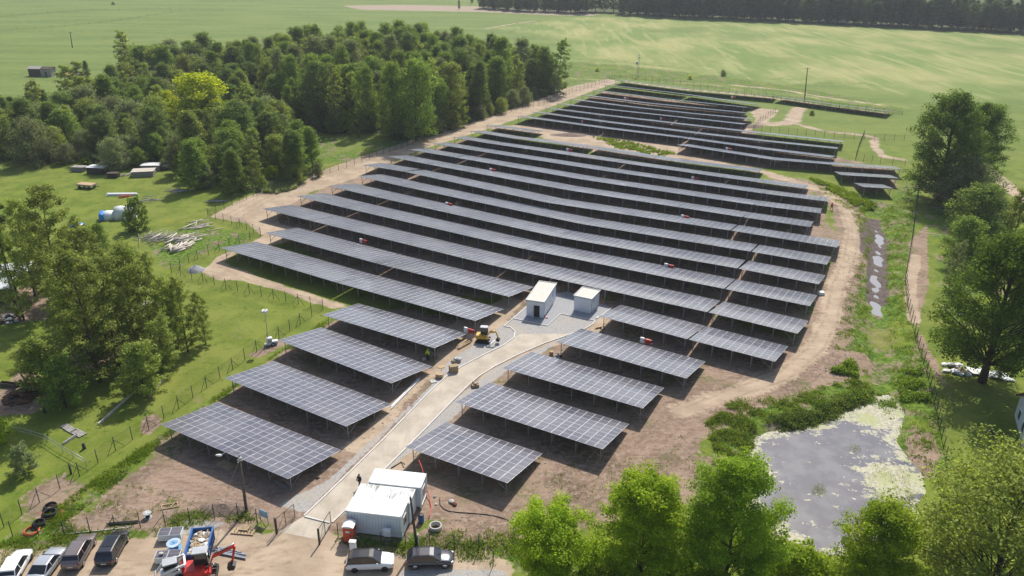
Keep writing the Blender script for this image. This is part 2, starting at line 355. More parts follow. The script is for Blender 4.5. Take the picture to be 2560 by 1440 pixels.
zone('sand', [(1090, 1055), (1020, 1110), (960, 1180), (1000, 1190), (1060, 1120)], .8)
trail('sand', [(2290, 640), (2275, 720), (2285, 800)], 1.0, 1.0); trail('sand', [(2590, 520), (2500, 450), (2440, 400), (2400, 380)], 2, 2)
# the path through the meadow, field edges
trail('sand', [(1900, 310), (1960, 310), (1985, 300), (1990, 280), (2000, 272)], 2.5, 3.5); trail('sand', [(1990, 310), (2060, 328), (2160, 338), (2190, 345), (2185, 365), (2210, 392), (2260, 400)], 1.2, 2)
trail('dry', [(1420, 150), (1560, 160), (1800, 186), (1950, 206), (2010, 206), (2060, 196), (2110, 209), (2230, 226), (2330, 240)], 5.0, 7)
trail('sand', [(1210, 72), (1280, 60), (1340, 52)], 1, 5)
# gravel beside the road, yard and pads
zone('gravel', [(700, 1262), (760, 1285), (860, 1185), (1000, 1045), (1160, 915), (1285, 850), (1255, 815), (1200, 850), (1120, 905), (1080, 960), (1040, 1000), (930, 1100), (820, 1200)], .7)
zone('gravel', [(1255, 815), (1345, 740), (1410, 730), (1530, 768), (1490, 805), (1400, 850), (1285, 862)], .3)
zone('gravel', [(820, 1310), (900, 1230), (1010, 1125), (1130, 1005), (1240, 918), (1400, 848), (1360, 880), (1270, 925), (1190, 985), (1150, 1030), (1040, 1120), (960, 1180), (900, 1260)], .6)
zone('gravel', [(700, 1330), (760, 1300), (830, 1300), (800, 1350)], .6); zone('gravel', [(400, 1330), (470, 1300), (560, 1310), (450, 1340)], 1.0); zone('gravel', [(1000, 1425), (1260, 1425), (1300, 1500), (980, 1500)], .7)
# rank vegetation
zone('lush', [(2020, 445), (2100, 470), (2220, 500), (2290, 430), (2300, 520), (2280, 620), (2262, 700), (2275, 800), (2320, 900), (2350, 1060), (2370, 1180), (2250, 1180), (2240, 1000), (2130, 1010), (2000, 1060), (1900, 1080), (1870, 1040), (1800, 1000), (1960, 985), (2120, 940), (2180, 890), (2070, 870), (2120, 700), (2160, 600), (2130, 520), (2060, 480)], 1.5)
zone('lush', [(405, 1085), (560, 975), (700, 880), (800, 810), (830, 790), (800, 850), (690, 880), (560, 985), (480, 1040), (440, 1100), (330, 1180), (250, 1250), (120, 1350), (60, 1400), (0, 1430), (0, 1370), (150, 1290), (300, 1180)], 2.4)
zone('lush', [(0, 1350), (130, 1300), (200, 1330), (420, 1310), (600, 1280), (640, 1305), (420, 1330), (220, 1350), (150, 1390), (0, 1430)], 2.4)
zone('lush', [(860, 1345), (1060, 1320), (1180, 1320), (1300, 1330), (1400, 1330), (1500, 1500), (1260, 1420), (1010, 1400), (900, 1385), (830, 1375)], .8)
zone('lush', [(1480, 340), (1560, 352), (1690, 385), (1660, 392), (1540, 370)], 2); zone('lush', [(1790, 1130), (1760, 1060), (1840, 1000), (1900, 1080), (1880, 1160)], 1)
zone('lush', [(1410, 150), (1560, 162), (1900, 200), (2260, 268), (2260, 290), (1960, 240), (1560, 195), (1420, 210), (1300, 270), (1100, 345), (800, 440), (780, 400), (1000, 345), (1230, 285)], 4)
zone('lush', [(680, 300), (860, 335), (800, 440), (700, 470), (560, 480), (430, 420), (620, 330)], 5)
zone('lush', [(500, 560), (640, 590), (600, 612), (480, 640), (420, 690), (360, 600)], 2); zone('lush', [(1640, 520), (1780, 545), (1740, 640), (1600, 620)], 5)
zone('lush', [(2300, 520), (2500, 480), (2560, 700), (2560, 900), (2380, 800), (2330, 600)], 5)
# far fields
zone('dry', [(1240, 70), (1420, 45), (1560, 40), (2000, 58), (2560, 90), (2900, 130), (2900, 330), (2330, 240), (2110, 205), (1950, 200), (1560, 155), (1420, 145), (1405, 100)], 18)
zone('reed', [(855, 14), (1000, 12), (1200, 16), (1400, 24), (1490, 40), (1380, 38), (1200, 30), (900, 24)], 8); zone('reed', [(1390, 26), (1440, 20), (1500, 36), (1420, 38)], 6)
trail('mud', [(2180, 540), (2198, 600), (2195, 680), (2195, 740)], 1.8, 1.2); zone('mud', [(2150, 560), (2175, 545), (2195, 600), (2185, 660), (2150, 620)], 1.5); zone('mud', [(1600, 1200), (1640, 1180), (1660, 1200), (1620, 1230)], 2)
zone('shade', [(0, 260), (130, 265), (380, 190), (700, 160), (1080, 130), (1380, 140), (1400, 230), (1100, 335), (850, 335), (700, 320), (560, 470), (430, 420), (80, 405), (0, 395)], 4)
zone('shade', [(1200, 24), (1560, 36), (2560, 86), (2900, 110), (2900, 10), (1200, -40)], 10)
def ruts(l, offs, w=.22):
    P = px(l)
    d = np.gradient(P, axis=0); d /= np.hypot(*d.T)[:, None]; n = np.stack([-d[:, 1], d[:, 0]], 1)
    for o in offs: ZONES['rut'].append(('l', P + n * o, w, .55))
TRK = [(1900, 428), (1990, 455), (2070, 480), (2115, 520), (2135, 580), (2125, 640), (2095, 720), (2078, 800), (2042, 870), (1960, 940), (1830, 985), (1700, 1040), (1640, 1110), (1560, 1200), (1420, 1270), (1300, 1300)]
ruts(TRK, (-1.0, .9)); ruts(TRK[8:], (-3.2, -1.9, 2.4, 3.6)); ruts([(1700, 1040), (1620, 1100), (1500, 1240), (1380, 1300)], (1.5, 3.2, 5.0))
ruts([(905, 400), (1030, 355), (1160, 305), (1290, 258), (1420, 222), (1520, 200)], (-1, 1)); ruts([(560, 550), (650, 500), (770, 450), (905, 400)], (-2.2, -.4, 1.5)); ruts([(870, 770), (760, 735), (640, 700), (560, 665), (545, 645), (620, 612)], (-.8, .8))
ruts([(250, 1230), (380, 1180), (520, 1225), (640, 1290)], (0, 1.6, 3.0)); ruts([(760, 1365), (620, 1400), (450, 1420), (250, 1450), (60, 1480)], (-1.4, 0, 1.8)); ruts([(1250, 305), (1400, 330), (1560, 365), (1700, 395), (1900, 430)], (-1, 1))
def build_ground():
    n = len(PV); masks = {}
    for k, L in ZONES.items():
        a = np.zeros(n, np.float32)
        for it in L:
            b = it[1]; sft = it[2] if it[0] == 'p' else it[3]; pad = sft + (0 if it[0] == 'p' else it[2]) + 1
            sel = (PV[:, 0] > b[:, 0].min() - pad) & (PV[:, 0] < b[:, 0].max() + pad) & (PV[:, 1] > b[:, 1].min() - pad) & (PV[:, 1] < b[:, 1].max() + pad)
            if not sel.any(): continue
            d = sdf(PV[sel], b) if it[0] == 'p' else it[2] - ldist(PV[sel], b)
            a[sel] = np.maximum(a[sel], np.clip(.5 + d / (2 * sft), 0, 1))
        masks[k] = a
    z = np.zeros(n, np.float32)
    dp = np.full(n, -99.0); sel = (abs(PV[:, 0] - 40) < 30) & (abs(PV[:, 1] - 78) < 30); dp[sel] = sdf(PV[sel], POND)
    dd = np.full(n, 99.0); sel = (PV[:, 0] > 25) & (PV[:, 0] < 110) & (PV[:, 1] > 60) & (PV[:, 1] < 220); dd[sel] = ldist(PV[sel], DITCH)
    z -= 1.0 * np.exp(-(dd / 2.2) ** 2) + .35 * np.exp(-(dd / 5) ** 2)
    z = np.where(dp > -2.2, np.minimum(z, -1.1 * np.clip((dp + 2.2) / 2.7, 0, 1)), z)
    far = np.clip((GY.ravel() - 420) / 900, 0, 1)
    z += np.exp(-(dd / 1.6) ** 2) * (.10 * np.sin(PV[:, 1] * .55) + .08 * np.sin(PV[:, 1] * 1.3 + PV[:, 0] * 1.7) + .06 * np.sin(PV[:, 0] * 2.9)) + .05 * np.sin(PV[:, 0] * .9 + 1.3 * np.sin(PV[:, 1] * .5)) * np.cos(PV[:, 1] * .8) * masks['lush']
    ny, nx = GX.shape; idx = np.arange(n).reshape(ny, nx)
    Q = np.stack([idx[:-1, :-1], idx[:-1, 1:], idx[1:, 1:], idx[1:, :-1]], -1).reshape(-1, 4)
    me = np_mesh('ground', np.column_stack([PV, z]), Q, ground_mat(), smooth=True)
    for k, a in masks.items():
        at = me.attributes.new('m_' + k, 'FLOAT', 'POINT'); at.data.foreach_set('value', a.astype(np.float32))
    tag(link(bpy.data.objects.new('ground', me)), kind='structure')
def ground_mat():
    t = NT('ground'); P = t.pos()
    big, med, fine, vfine = t.noise(.025, 4), t.noise(.22, 5), t.noise(1.6, 5), t.noise(7, 4)
    g = t.mix(t.step(med, .34, .66), (.100, .155, .013), (.185, .235, .028))
    g = t.mix(t.step(big, .4, .65), g, t.mix(t.step(med, .4, .6), (.135, .175, .024), (.20, .225, .045)))
    g = t.mix(t.step(fine, .42, .66, 0, .6), g, (.19, .205, .05)); g = t.mix(t.step(vfine, .48, .68, 0, .6), g, (.052, .095, .012)); g = t.mix(t.step(t.noise(.7, 5, None, .7), .56, .66, 0, .7), g, (.060, .115, .012)); g = t.mix(t.step(t.noise(.16, 6, None, .7), .60, .70, 0, .6), g, (.24, .20, .10))
    yel = t.step(t.noise(.09, 3, t.stretch(P, 1, 1, 1)), .62, .72, 0, .35); g = t.mix(yel, g, (.23, .22, .03))
    sepP = t.N('ShaderNodeSeparateXYZ'); t.L(P, sepP.inputs[0])
    farf = t.step(sepP.outputs[1], 170, 330); strk = t.noise(.06, 5, t.stretch(P, .25, 1, 1, R(-12)))
    farg = t.mix(t.step(strk, .35, .65), (.105, .165, .032), (.165, .215, .050)); farg = t.mix(t.step(t.noise(.25, 4), .35, .7, 0, .5), farg, (.20, .23, .075)); farg = t.mix(t.step(t.noise(.35, 3, t.stretch(P, .08, 1.6, 1, R(-8))), .5, .7, 0, .4), farg, (.075, .135, .035)); g = t.mix(farf, g, farg)
    def edge(name, amp=.35, lo=.42, hi=.58):
        nz = t.math('ADD', t.math('MULTIPLY', t.math('SUBTRACT', med, .5), amp * 2.2), t.math('MULTIPLY', t.math('SUBTRACT', fine, .5), amp * 2)); m = t.attr('m_' + name)
        k = t.math('ADD', m, t.math('MULTIPLY', nz, t.step(m, 0, .12)))
        return t.step(k, lo, hi)
    lush = t.mix(t.step(fine, .38, .62), (.055, .115, .012), (.14, .205, .024)); lush = t.mix(t.step(t.noise(.30, 6, None, .68), .50, .60, 0, .85), lush, t.mix(t.step(fine, .4, .6), (.17, .125, .085), (.27, .21, .15))); lush = t.mix(t.step(t.noise(.11, 4), .52, .64, 0, .6), lush, (.19, .22, .025)); c = t.mix(edge('lush'), g, lush)
    ds = t.noise(.035, 6, t.stretch(P, 1, .45, 1, R(20))); ds2 = t.noise(.3, 4, t.stretch(P, 2.5, .18, 1, R(-22)))
    dry = t.mix(t.step(ds, .38, .66), (.130, .205, .042), (.33, .32, .125)); dry = t.mix(t.step(ds2, .47, .62, 0, .55), dry, (.20, .255, .06)); dry = t.mix(t.step(t.noise(.16, 4, t.stretch(P, 1.2, .12, 1, R(-22))), .52, .62, 0, .5), dry, (.36, .35, .15)); dry = t.mix(t.step(t.noise(.5, 4), .4, .75, 0, .4), dry, (.25, .24, .11))
    c = t.mix(t.math('MULTIPLY', edge('dry', .5, .3, .8), t.step(t.noise(.012, 3), .30, .48)), c, dry)
    c = t.mix(edge('reed', .3), c, t.mix(t.step(fine, .3, .7), (.27, .21, .15), (.40, .32, .25)))
    soil = t.mix(t.step(med, .36, .64), (.170, .115, .080), (.32, .228, .160)); soil = t.mix(t.step(fine, .42, .66), soil, (.33, .25, .195)); soil = t.mix(t.step(t.noise(.05, 3), .48, .62, 0, .5), soil, (.34, .245, .185))
    rut = t.noise(1.1, 4, t.stretch(P, .35, 2.2, 1, R(25))); soil = t.mix(t.step(rut, .5, .72, 0, .5), soil, (.12, .085, .062))
    grow = t.math('MULTIPLY', t.step(t.noise(.13, 4), .52, .66), t.step(fine, .42, .58)); soil = t.mix(t.math('MULTIPLY', grow, .8), soil, (.085, .115, .028))
    clod = t.noise(2.6, 6, None, .75); soil = t.mix(t.step(clod, .52, .60, 0, .5), soil, (.16, .112, .085)); peb = t.N('ShaderNodeTexVoronoi'); peb.inputs['Scale'].default_value = 1.6; t.L(P, peb.inputs['Vector'])
    soil = t.mix(t.step(peb.outputs['Distance'], .10, .05, 0, .7), soil, (.38, .33, .28)); c = t.mix(edge('dirt', .3), c, soil)
    sand = t.mix(t.step(med, .3, .7), (.33, .25, .175), (.47, .37, .265)); sand = t.mix(t.step(rut, .48, .75, 0, .6), sand, (.27, .20, .145)); sand = t.mix(t.step(vfine, .5, .8, 0, .5), sand, (.50, .42, .32)); sand = t.mix(t.step(t.noise(.6, 6, None, .75), .54, .62, 0, .5), sand, (.26, .20, .15)); c = t.mix(edge('sand', .28), c, sand)
    gv = t.N('ShaderNodeTexVoronoi'); gv.inputs['Scale'].default_value = 6; t.L(P, gv.inputs['Vector'])
    grv = t.mix(t.step(gv.outputs['Distance'], .1, .6), (.22, .21, .20), (.38, .365, .345)); grv = t.mix(t.step(med, .45, .7, 0, .5), grv, (.40, .35, .28)); c = t.mix(edge('gravel', .25), c, grv)
    c = t.mix(edge('mud', .3), c, t.mix(t.step(fine, .3, .7), (.085, .065, .058), (.15, .12, .105)))
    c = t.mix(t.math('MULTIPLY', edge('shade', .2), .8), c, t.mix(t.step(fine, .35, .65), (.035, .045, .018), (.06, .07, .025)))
    rm = t.math('MULTIPLY', edge('rut', .25, .35, .75), t.step(t.noise(.5, 4), .36, .56)); c = t.mix(t.math('MULTIPLY', rm, .62), c, t.mix(1.0, c, (.52, .47, .44), 'MULTIPLY'))
    h = t.math('ADD', t.math('MULTIPLY', fine, .6), t.math('MULTIPLY', vfine, .4)); t.bump(h, .4, .06)
    return t.fin(c, .95, 0, .15)
build_ground()
# ------------------------------------------------------------------ road, kerbs, pads, water
def strip(name, left, right, mat, z=.012):
    V = []; 
    def res(l, n=80):
        l = [Vector((*p, 0)) for p in px(l)]; ds = [0]
        for a, b in zip(l, l[1:]): ds.append(ds[-1] + (b - a).length)
        out = []
        for i in range(n):
            s = ds[-1] * i / (n - 1); j = max(k for k in range(len(ds)) if ds[k] <= s + 1e-9); j = min(j, len(l) - 2); out.append(l[j].lerp(l[j + 1], (s - ds[j]) / (ds[j + 1] - ds[j])))
        return out
    A, B = res(left), res(right); mb = MB()
    mb.add([(p.x, p.y, z) for p in A] + [(p.x, p.y, z) for p in B], [(i + 1, i, len(A) + i, len(A) + i + 1) for i in range(len(A) - 1)])
    return tag(mb.build(name, mat), kind='structure')
t = NT('compacted_road'); med = t.noise(.35, 5); fine = t.noise(3, 4); str_ = t.noise(.8, 4, t.stretch(t.pos(), 2.2, .3, 1, R(35)))
c = t.mix(t.step(med, .35, .65), (.40, .345, .275), (.52, .455, .37)); c = t.mix(t.step(str_, .5, .75, 0, .5), c, (.36, .32, .27)); c = t.mix(t.step(fine, .45, .75, 0, .4), c, (.55, .49, .41))
t.bump(fine, .3, .05); M['road'] = t.fin(c, .95, 0, .2)
LK = [(697, 1330), (760, 1290), (790, 1262), (870, 1185), (957, 1100), (976.7, 1080), (1068, 985.5), (1115.6, 941), (1154, 916), (1210, 887), (1260, 863), (1285, 844), (1287.8, 830), (1276.7, 819), (1260, 816)]
RK = [(797, 1350), (815, 1322), (830.8, 1306.6), (862.6, 1276), (966.5, 1168.5), (1016, 1120), (1055.8, 1080), (1132, 1002), (1176.7, 957.8), (1201.7, 938), (1237.8, 916), (1293, 888), (1362.8, 857.8), (1404, 844), (1462.8, 821.7), (1482, 810.6), (1494.7, 791)]
strip('access_road', LK[:12] + [(1300, 835)], RK[:14] + [(1430, 834)], M['road'])
def kerb(l, name='kerb'):
    P = [Vector((*p, 0)) for p in px(l)]; mb = MB(); n = len(P)
    off = []
    for i in range(n):
        d = (P[min(i + 1, n - 1)] - P[max(i - 1, 0)]).normalized(); off.append(Vector((-d.y, d.x, 0)) * .09)
    rings = [[P[i] + off[i] + Vector((0, 0, -.1)), P[i] - off[i] + Vector((0, 0, -.1)), P[i] - off[i] + Vector((0, 0, .11)), P[i] + off[i] + Vector((0, 0, .11))] for i in range(n)]
    mb.loft(rings); return tag(mb.build(name, M['kerb']), kind='structure')
M['kerb'] = plain('pale_concrete', (.62, .60, .56), .85, var=.12)
kerb(LK[1:]); kerb(RK[2:]); kerb([(1260, 816), (1283.6, 796.7), (1368, 815), (1401.7, 785), (1485, 802), (1530, 770)]); kerb([(1283.6, 796.7), (1345, 742)]); kerb([(762, 1292), (825, 1308)], 'drain_channel')
t = NT('blue_grey_chippings'); vo = t.N('ShaderNodeTexVoronoi'); vo.inputs['Scale'].default_value = 9; t.L(t.pos(), vo.inputs['Vector'])
M['chips'] = t.fin(t.mix(t.step(vo.outputs['Distance'], .1, .6), (.19, .195, .21), (.33, .335, .35)), .9)
pad = MB(); q = [G(u, v, .03) for u, v in ((1284, 796), (1367, 814), (1401, 784), (1484, 801), (1526, 770), (1420, 728), (1345, 742))]
pad.add(q, [tuple(range(len(q)))]); tag(pad.build('chipping_pad', M['chips']), kind='structure')
# pond water with duckweed
t = NT('pond_water'); a1 = t.noise(.40, 6, t.stretch(t.pos(), 1, 1.5), .6, .5); a2 = t.noise(1.5, 6, None, .65, 1.0); edge_ = t.attr('rim')
k = t.math('ADD', t.math('ADD', t.math('MULTIPLY', a1, .55), t.math('MULTIPLY', a2, .45)), t.math('MULTIPLY', edge_, .29))
f = t.step(k, .600, .622); fl = t.noise(3.0, 4)
weed = t.mix(t.step(fl, .35, .65), (.36, .345, .24), (.52, .50, .39)); weed = t.mix(t.step(t.noise(.22, 3), .52, .70, 0, .7), weed, (.38, .41, .18))
film = t.mix(t.step(t.noise(.30, 5, None, .6), .42, .66, 0, .8), (.125, .125, .142), (.195, .195, .20))
t.put(t.b.inputs['Roughness'], t.mix(f, (.07,) * 3, (.9,) * 3)); t.put(t.b.inputs['Base Color'], t.mix(f, film, weed)); t.put(t.b.inputs['Specular IOR Level'], t.step(f, 0, 1, .6, .1))
t.bump(t.noise(4, 2), .05, .05); M['pond'] = t.m
xs = np.arange(POND[:, 0].min() - 2, POND[:, 0].max() + 2, .35); ys = np.arange(POND[:, 1].min() - 2, POND[:, 1].max() + 2, .35)
gx, gy = np.meshgrid(xs, ys); pp = np.stack([gx.ravel(), gy.ravel()], 1); d = sdf(pp, POND); idx = np.arange(len(pp)).reshape(gx.shape)
Q = np.stack([idx[:-1, :-1], idx[:-1, 1:], idx[1:, 1:], idx[1:, :-1]], -1).reshape(-1, 4); Q = Q[(d[Q] > -1.2).all(1)]
me = np_mesh('pond_water', np.column_stack([pp, np.full(len(pp), -.52)]), Q, M['pond'])
isl = 1.0 * np.exp(-((pp - np.array(G(2230, 1195)[:2])) ** 2).sum(1) / 14) + .9 * np.exp(-((pp - np.array(G(2190, 1030)[:2])) ** 2).sum(1) / 14) + .5 * np.exp(-((pp - np.array(G(1905, 1165)[:2])) ** 2).sum(1) / 5)
rim = np.clip(np.maximum(.52 * np.exp(-np.clip(d, 0, 99) / .8), isl), 0, 1)
at = me.attributes.new('rim', 'FLOAT', 'POINT'); at.data.foreach_set('value', rim.astype(np.float32))
tag(link(bpy.data.objects.new('pond_water', me)), kind='structure')
t = NT('ditch_water'); M['ditchwater'] = t.fin((.26, .26, .265), .10)
mb = MB(); DW = DITCH[1:9]; V_ = []
for i in range(len(DW)):
    d = DW[min(i + 1, len(DW) - 1)] - DW[max(i - 1, 0)]; d = d / np.hypot(*d); n_ = np.array([-d[1], d[0]]) * 1.5; V_ += [(*(DW[i] + n_), -1.285), (*(DW[i] - n_), -1.285)]
mb.add(V_, [(2 * i, 2 * i + 1, 2 * i + 3, 2 * i + 2) for i in range(len(DW) - 1)])
tag(mb.build('ditch_water', M['ditchwater']), kind='structure')

# ------------------------------------------------------------------ solar tables
HB, TILT, LMOD, WMOD = 2.3, R(9.7), 2.15, 1.134
ROWS = [
 ('0', [(401.6, 1061.3), (720, 1197.2)]), ('1L', [(561, 945), (865, 1066)]), ('1R', [(1013.6, 1117), (1268.3, 1207.6)]), ('2L', [(695, 850), (978, 958)]), ('2R', [(1138.3, 1005), (1506.9, 1123.1)]),
 ('3L', [(805, 787), (1086, 870)]), ('3R', [(1255.8, 919.8), (1607, 1020.7)]), ('4L', [(550.2, 619.4), (841, 706), (1187.8, 802)]), ('4R', [(1390, 854.4), (1716, 946)]),
 ('5L', [(662, 582), (941, 658), (1272.5, 741.7)]), ('5R', [(1498, 790), (1720, 848), (1937.8, 904)]),
 ('6', [(655, 521.4), (773.4, 551), (1235, 664), (1769.6, 780.4), (1994, 833.8)]), ('7', [(740.6, 490), (855.5, 518), (1310, 622), (1811.9, 722), (2024.8, 765)]),
 ('8', [(819.4, 464.5), (929.8, 490), (1390, 591.5), (1845, 671), (2046.7, 710.4)]), ('9', [(895, 440), (997.7, 463.9), (1450, 559), (1877.5, 628.8), (2067, 661.4)]),
 ('10', [(905.8, 412.5), (1007.5, 428.4), (1364, 505.6), (1826.5, 576), (2092.8, 618.5)]), ('11', [(969, 391), (1065.5, 409.8), (1413.6, 474), (1857, 542.7), (2025, 567.3)]),
 ('12', [(1021, 373.5), (1130, 392), (1458, 449), (1885, 512), (2051.4, 533)]), ('13', [(1080, 358.7), (1180, 375), (1499, 425), (1910, 483.7), (2068, 503.6)]),
 ('14', [(1129, 342.6), (1221, 358), (1537, 404.5), (1805, 443), (2012.4, 471)]), ('15', [(1172.5, 327.5), (1264, 343), (1462, 368), (1700, 405), (1897, 429.4)]),
 ('16', [(1213, 313.5), (1330, 329)]), ('16b', [(1692, 361.5), (1932, 399), (2122.8, 414.8), (2256.6, 423.6)]), ('15b', [(2102, 437), (2247.8, 446)]), ('14b', [(2159, 467.5), (2235, 471.4)]),
 ('17', [(1290, 290.6), (1500, 319.2), (1700, 344), (1900, 372), (2080, 394)]), ('18', [(1327, 279.5), (1500, 303.6), (1720, 331), (1900, 352), (2093, 372)]),
 ('19', [(1359, 269.7), (1500, 287.5), (1740, 315), (1900, 333), (2105, 355)]), ('20', [(1389, 258.6), (1500, 272), (1680, 291), (1856, 310.5)]),
 ('21', [(1421, 247.6), (1580, 268), (1720, 283), (1873, 297.5)]), ('22', [(1449.6, 236.8), (1600, 256), (1860, 282)]), ('23', [(1478, 224.4), (1640, 245), (1862, 268)]),
 ('24', [(1508, 211), (1700, 234), (1880, 260)]), ('25', [(1534, 198.5), (1700, 220), (1935, 240.5), (2060, 258), (2217, 278)])]
ORD = 'first second third fourth fifth sixth seventh eighth ninth tenth eleventh twelfth thirteenth fourteenth fifteenth sixteenth seventeenth eighteenth nineteenth twentieth twenty-first twenty-second twenty-third twenty-fourth twenty-fifth twenty-sixth twenty-seventh'.split()
ct, st_ = math.cos(TILT), math.sin(TILT)
FR = .022
def module_geo(w, x0=0.0, s0=0.0):
    """frame ring, glass and back of one module lying on the slope; local x along the row, s up the slope measured from the high edge"""
    def P(x, s, h=0.0): return (x0 + x, (s0 + s) * ct + h * st_, HB - (s0 + s) * st_ + h * ct)
    g = .007; a, b, c, d = g, w - g, g, LMOD - g
    o = [P(a, c), P(b, c), P(b, d), P(a, d)]; i = [P(a + FR, c + FR), P(b - FR, c + FR), P(b - FR, d - FR), P(a + FR, d - FR)]
    lo = [P(a, c, -.035), P(b, c, -.035), P(b, d, -.035), P(a, d, -.035)]
    frame = (o + i + lo, [(0, 1, 5, 4), (1, 2, 6, 5), (2, 3, 7, 6), (3, 0, 4, 7), (8, 9, 1, 0), (9, 10, 2, 1), (10, 11, 3, 2), (11, 8, 0, 3), (11, 10, 9, 8)])
    return frame, i
def table_mesh(name, n, w):
    V = []; Fq = []; MI = []; UV = []
    for c in range(n):
        for r in range(4):
            (fv, ff), gi = module_geo(w, c * w, r * LMOD); b = len(V); V += fv; Fq += [[k + b for k in f] for f in ff]; MI += [1] * len(ff); UV += [(0, 0)] * 4 * len(ff)
            b = len(V); V += gi; Fq.append([b, b + 1, b + 2, b + 3]); MI.append(0); UV += [(0, 0), (1, 0), (1, 1), (0, 1)]
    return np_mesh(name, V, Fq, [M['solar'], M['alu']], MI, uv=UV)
def one_module(w):
    (fv, ff), gi = module_geo(w); V = fv + gi; Fq = ff + [(12, 13, 14, 15)]
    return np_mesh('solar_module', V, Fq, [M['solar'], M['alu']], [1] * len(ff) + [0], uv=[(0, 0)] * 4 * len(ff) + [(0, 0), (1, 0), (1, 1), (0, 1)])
POSTY, REARY = .75, 5.6
def zs(y): return HB - y * math.tan(TILT) - .10      # underside of the slope at y
MESHC = {}
def cached(key, fn):
    if key not in MESHC: MESHC[key] = fn()
    return MESHC[key]
def front_post(): return MB().box((0, 0, (zs(POSTY) - .1) / 2 - .2), (.10, .07, zs(POSTY) - .1 + .4)).mesh('post', M['steel'])
def rear_post(): return MB().box((0, 0, (zs(REARY) - .1) / 2 - .2), (.10, .07, zs(REARY) - .1 + .4)).mesh('post', M['steel'])
def rafter(): return MB().bar((0, .3, zs(.3)), (0, 8.2, zs(8.2)), .06, .12).bar((0, POSTY, .45), (0, 3.0, zs(3.0)), .045, .045).mesh('rafter', M['steel'])
def frame_all(n, w, xs_, withposts):
    mb = MB(); L = n * w
    for s in (.5, 2.7, 4.8, 6.9, 8.1): mb.bar((.05, s, zs(s) + .06), (L - .05, s, zs(s) + .06), .05, .07)
    for k, x in ((0, 1), (-1, -1)):
        if len(xs_) > 1: mb.bar((xs_[k] , POSTY, .55), (xs_[k] + x * 1.9, POSTY, zs(POSTY)), .04, .04)
    for x in xs_:
        mb.bar((x, .3, zs(.3)), (x, 8.2, zs(8.2)), .06, .12); mb.bar((x, POSTY, .45), (x, 3.0, zs(3.0)), .045, .045)
        mb.box((x, REARY, (zs(REARY) - .1) / 2 - .2), (.10, .07, zs(REARY) - .1 + .4))
        if withposts: mb.box((x, POSTY, (zs(POSTY) - .1) / 2 - .2), (.10, .07, zs(POSTY) - .1 + .4))
    return mb
NROW = {}
def build_tables():
    for name, pts in ROWS:
        k = int(''.join(ch for ch in name if ch.isdigit())); side = name.lstrip('0123456789'); segs = list(zip(pts, pts[1:]))
        for i, (a, b) in enumerate(segs):
            A, B = G(*a, HB), G(*b, HB); d = B - A; L = d.length; az = math.atan2(d.y, d.x)
            g0 = .14 if i > 0 else 0; g1 = .14 if i < len(segs) - 1 else 0
            Lm = L - g0 - g1; n = max(1, round(Lm / WMOD)); w = Lm / n; dn = d.normalized(); o = A + dn * g0; o.z = 0
            where = {'L': 'wood side of the road', 'R': 'pond side of the road', 'b': 'by the reed ditch', '': ''}[side]
            m = len(segs)
            pc = 'wood end' if i == 0 else 'pond end' if i == m - 1 else ORD[i] + ' piece'
            if k == 0: lab = 'big tilted solar table by the gate, behind the wooden street lamp'
            elif m == 1: lab = f'solar table of {n} columns, {ORD[k]} row from the gate' + (', ' + where if where else ', a short stub')
            else: lab = f'solar table, {pc} of {ORD[k]} row from the gate' + (', ' + where if where else '')
            t = empty('solar_table', o, az, lab, 'solar table', 'solar tables in rows across the site')
            nst = max(2, round(n * w / 3.4) + 1); xs_ = [.5 + (n * w - 1.0) * j / (nst - 1) for j in range(nst)]
            near = k <= 3 or name == '4R'; mid = k <= 12
            if near:
                me = one_module(w)
                for c in range(n):
                    for r in range(4):
                        mo = bpy.data.objects.new('solar_module', me); mo.location = (c * w, r * LMOD * ct, -r * LMOD * st_); link(mo, t)
            else: link(bpy.data.objects.new('module_array', table_mesh('module_array', n, w)), t)
            if near:
                mb = MB()
                for s in (.5, 2.7, 4.8, 6.9, 8.1): mb.bar((.05, s, zs(s) + .06), (n * w - .05, s, zs(s) + .06), .05, .07)
                for q_, x in ((0, 1), (-1, -1)): mb.bar((xs_[q_], POSTY, .55), (xs_[q_] + x * 1.9, POSTY, zs(POSTY)), .04, .04)
                mb.build('purlin_frame', M['steel'], t)
                for x in xs_:
                    for key, fn, y in (('fp', front_post, POSTY), ('rp', rear_post, REARY), ('ra', rafter, 0)):
                        ob = bpy.data.objects.new('rafter' if key == 'ra' else 'post', cached(key, fn)); ob.location = (x, y, 0); link(ob, t)
                cb = MB(); cb.tube([(n * w * j / 24, POSTY + .1, zs(POSTY) - .25 - .18 * abs(math.sin(j * .9))) for j in range(25)], .02, 4); cb.build('cable', M['wood'], t)
            else:
                frame_all(n, w, xs_, not mid).build('support_frame', M['steel'], t)
                if mid:
                    for x in xs_:
                        ob = bpy.data.objects.new('post', cached('fp', front_post)); ob.location = (x, POSTY, 0); link(ob, t)
build_tables()
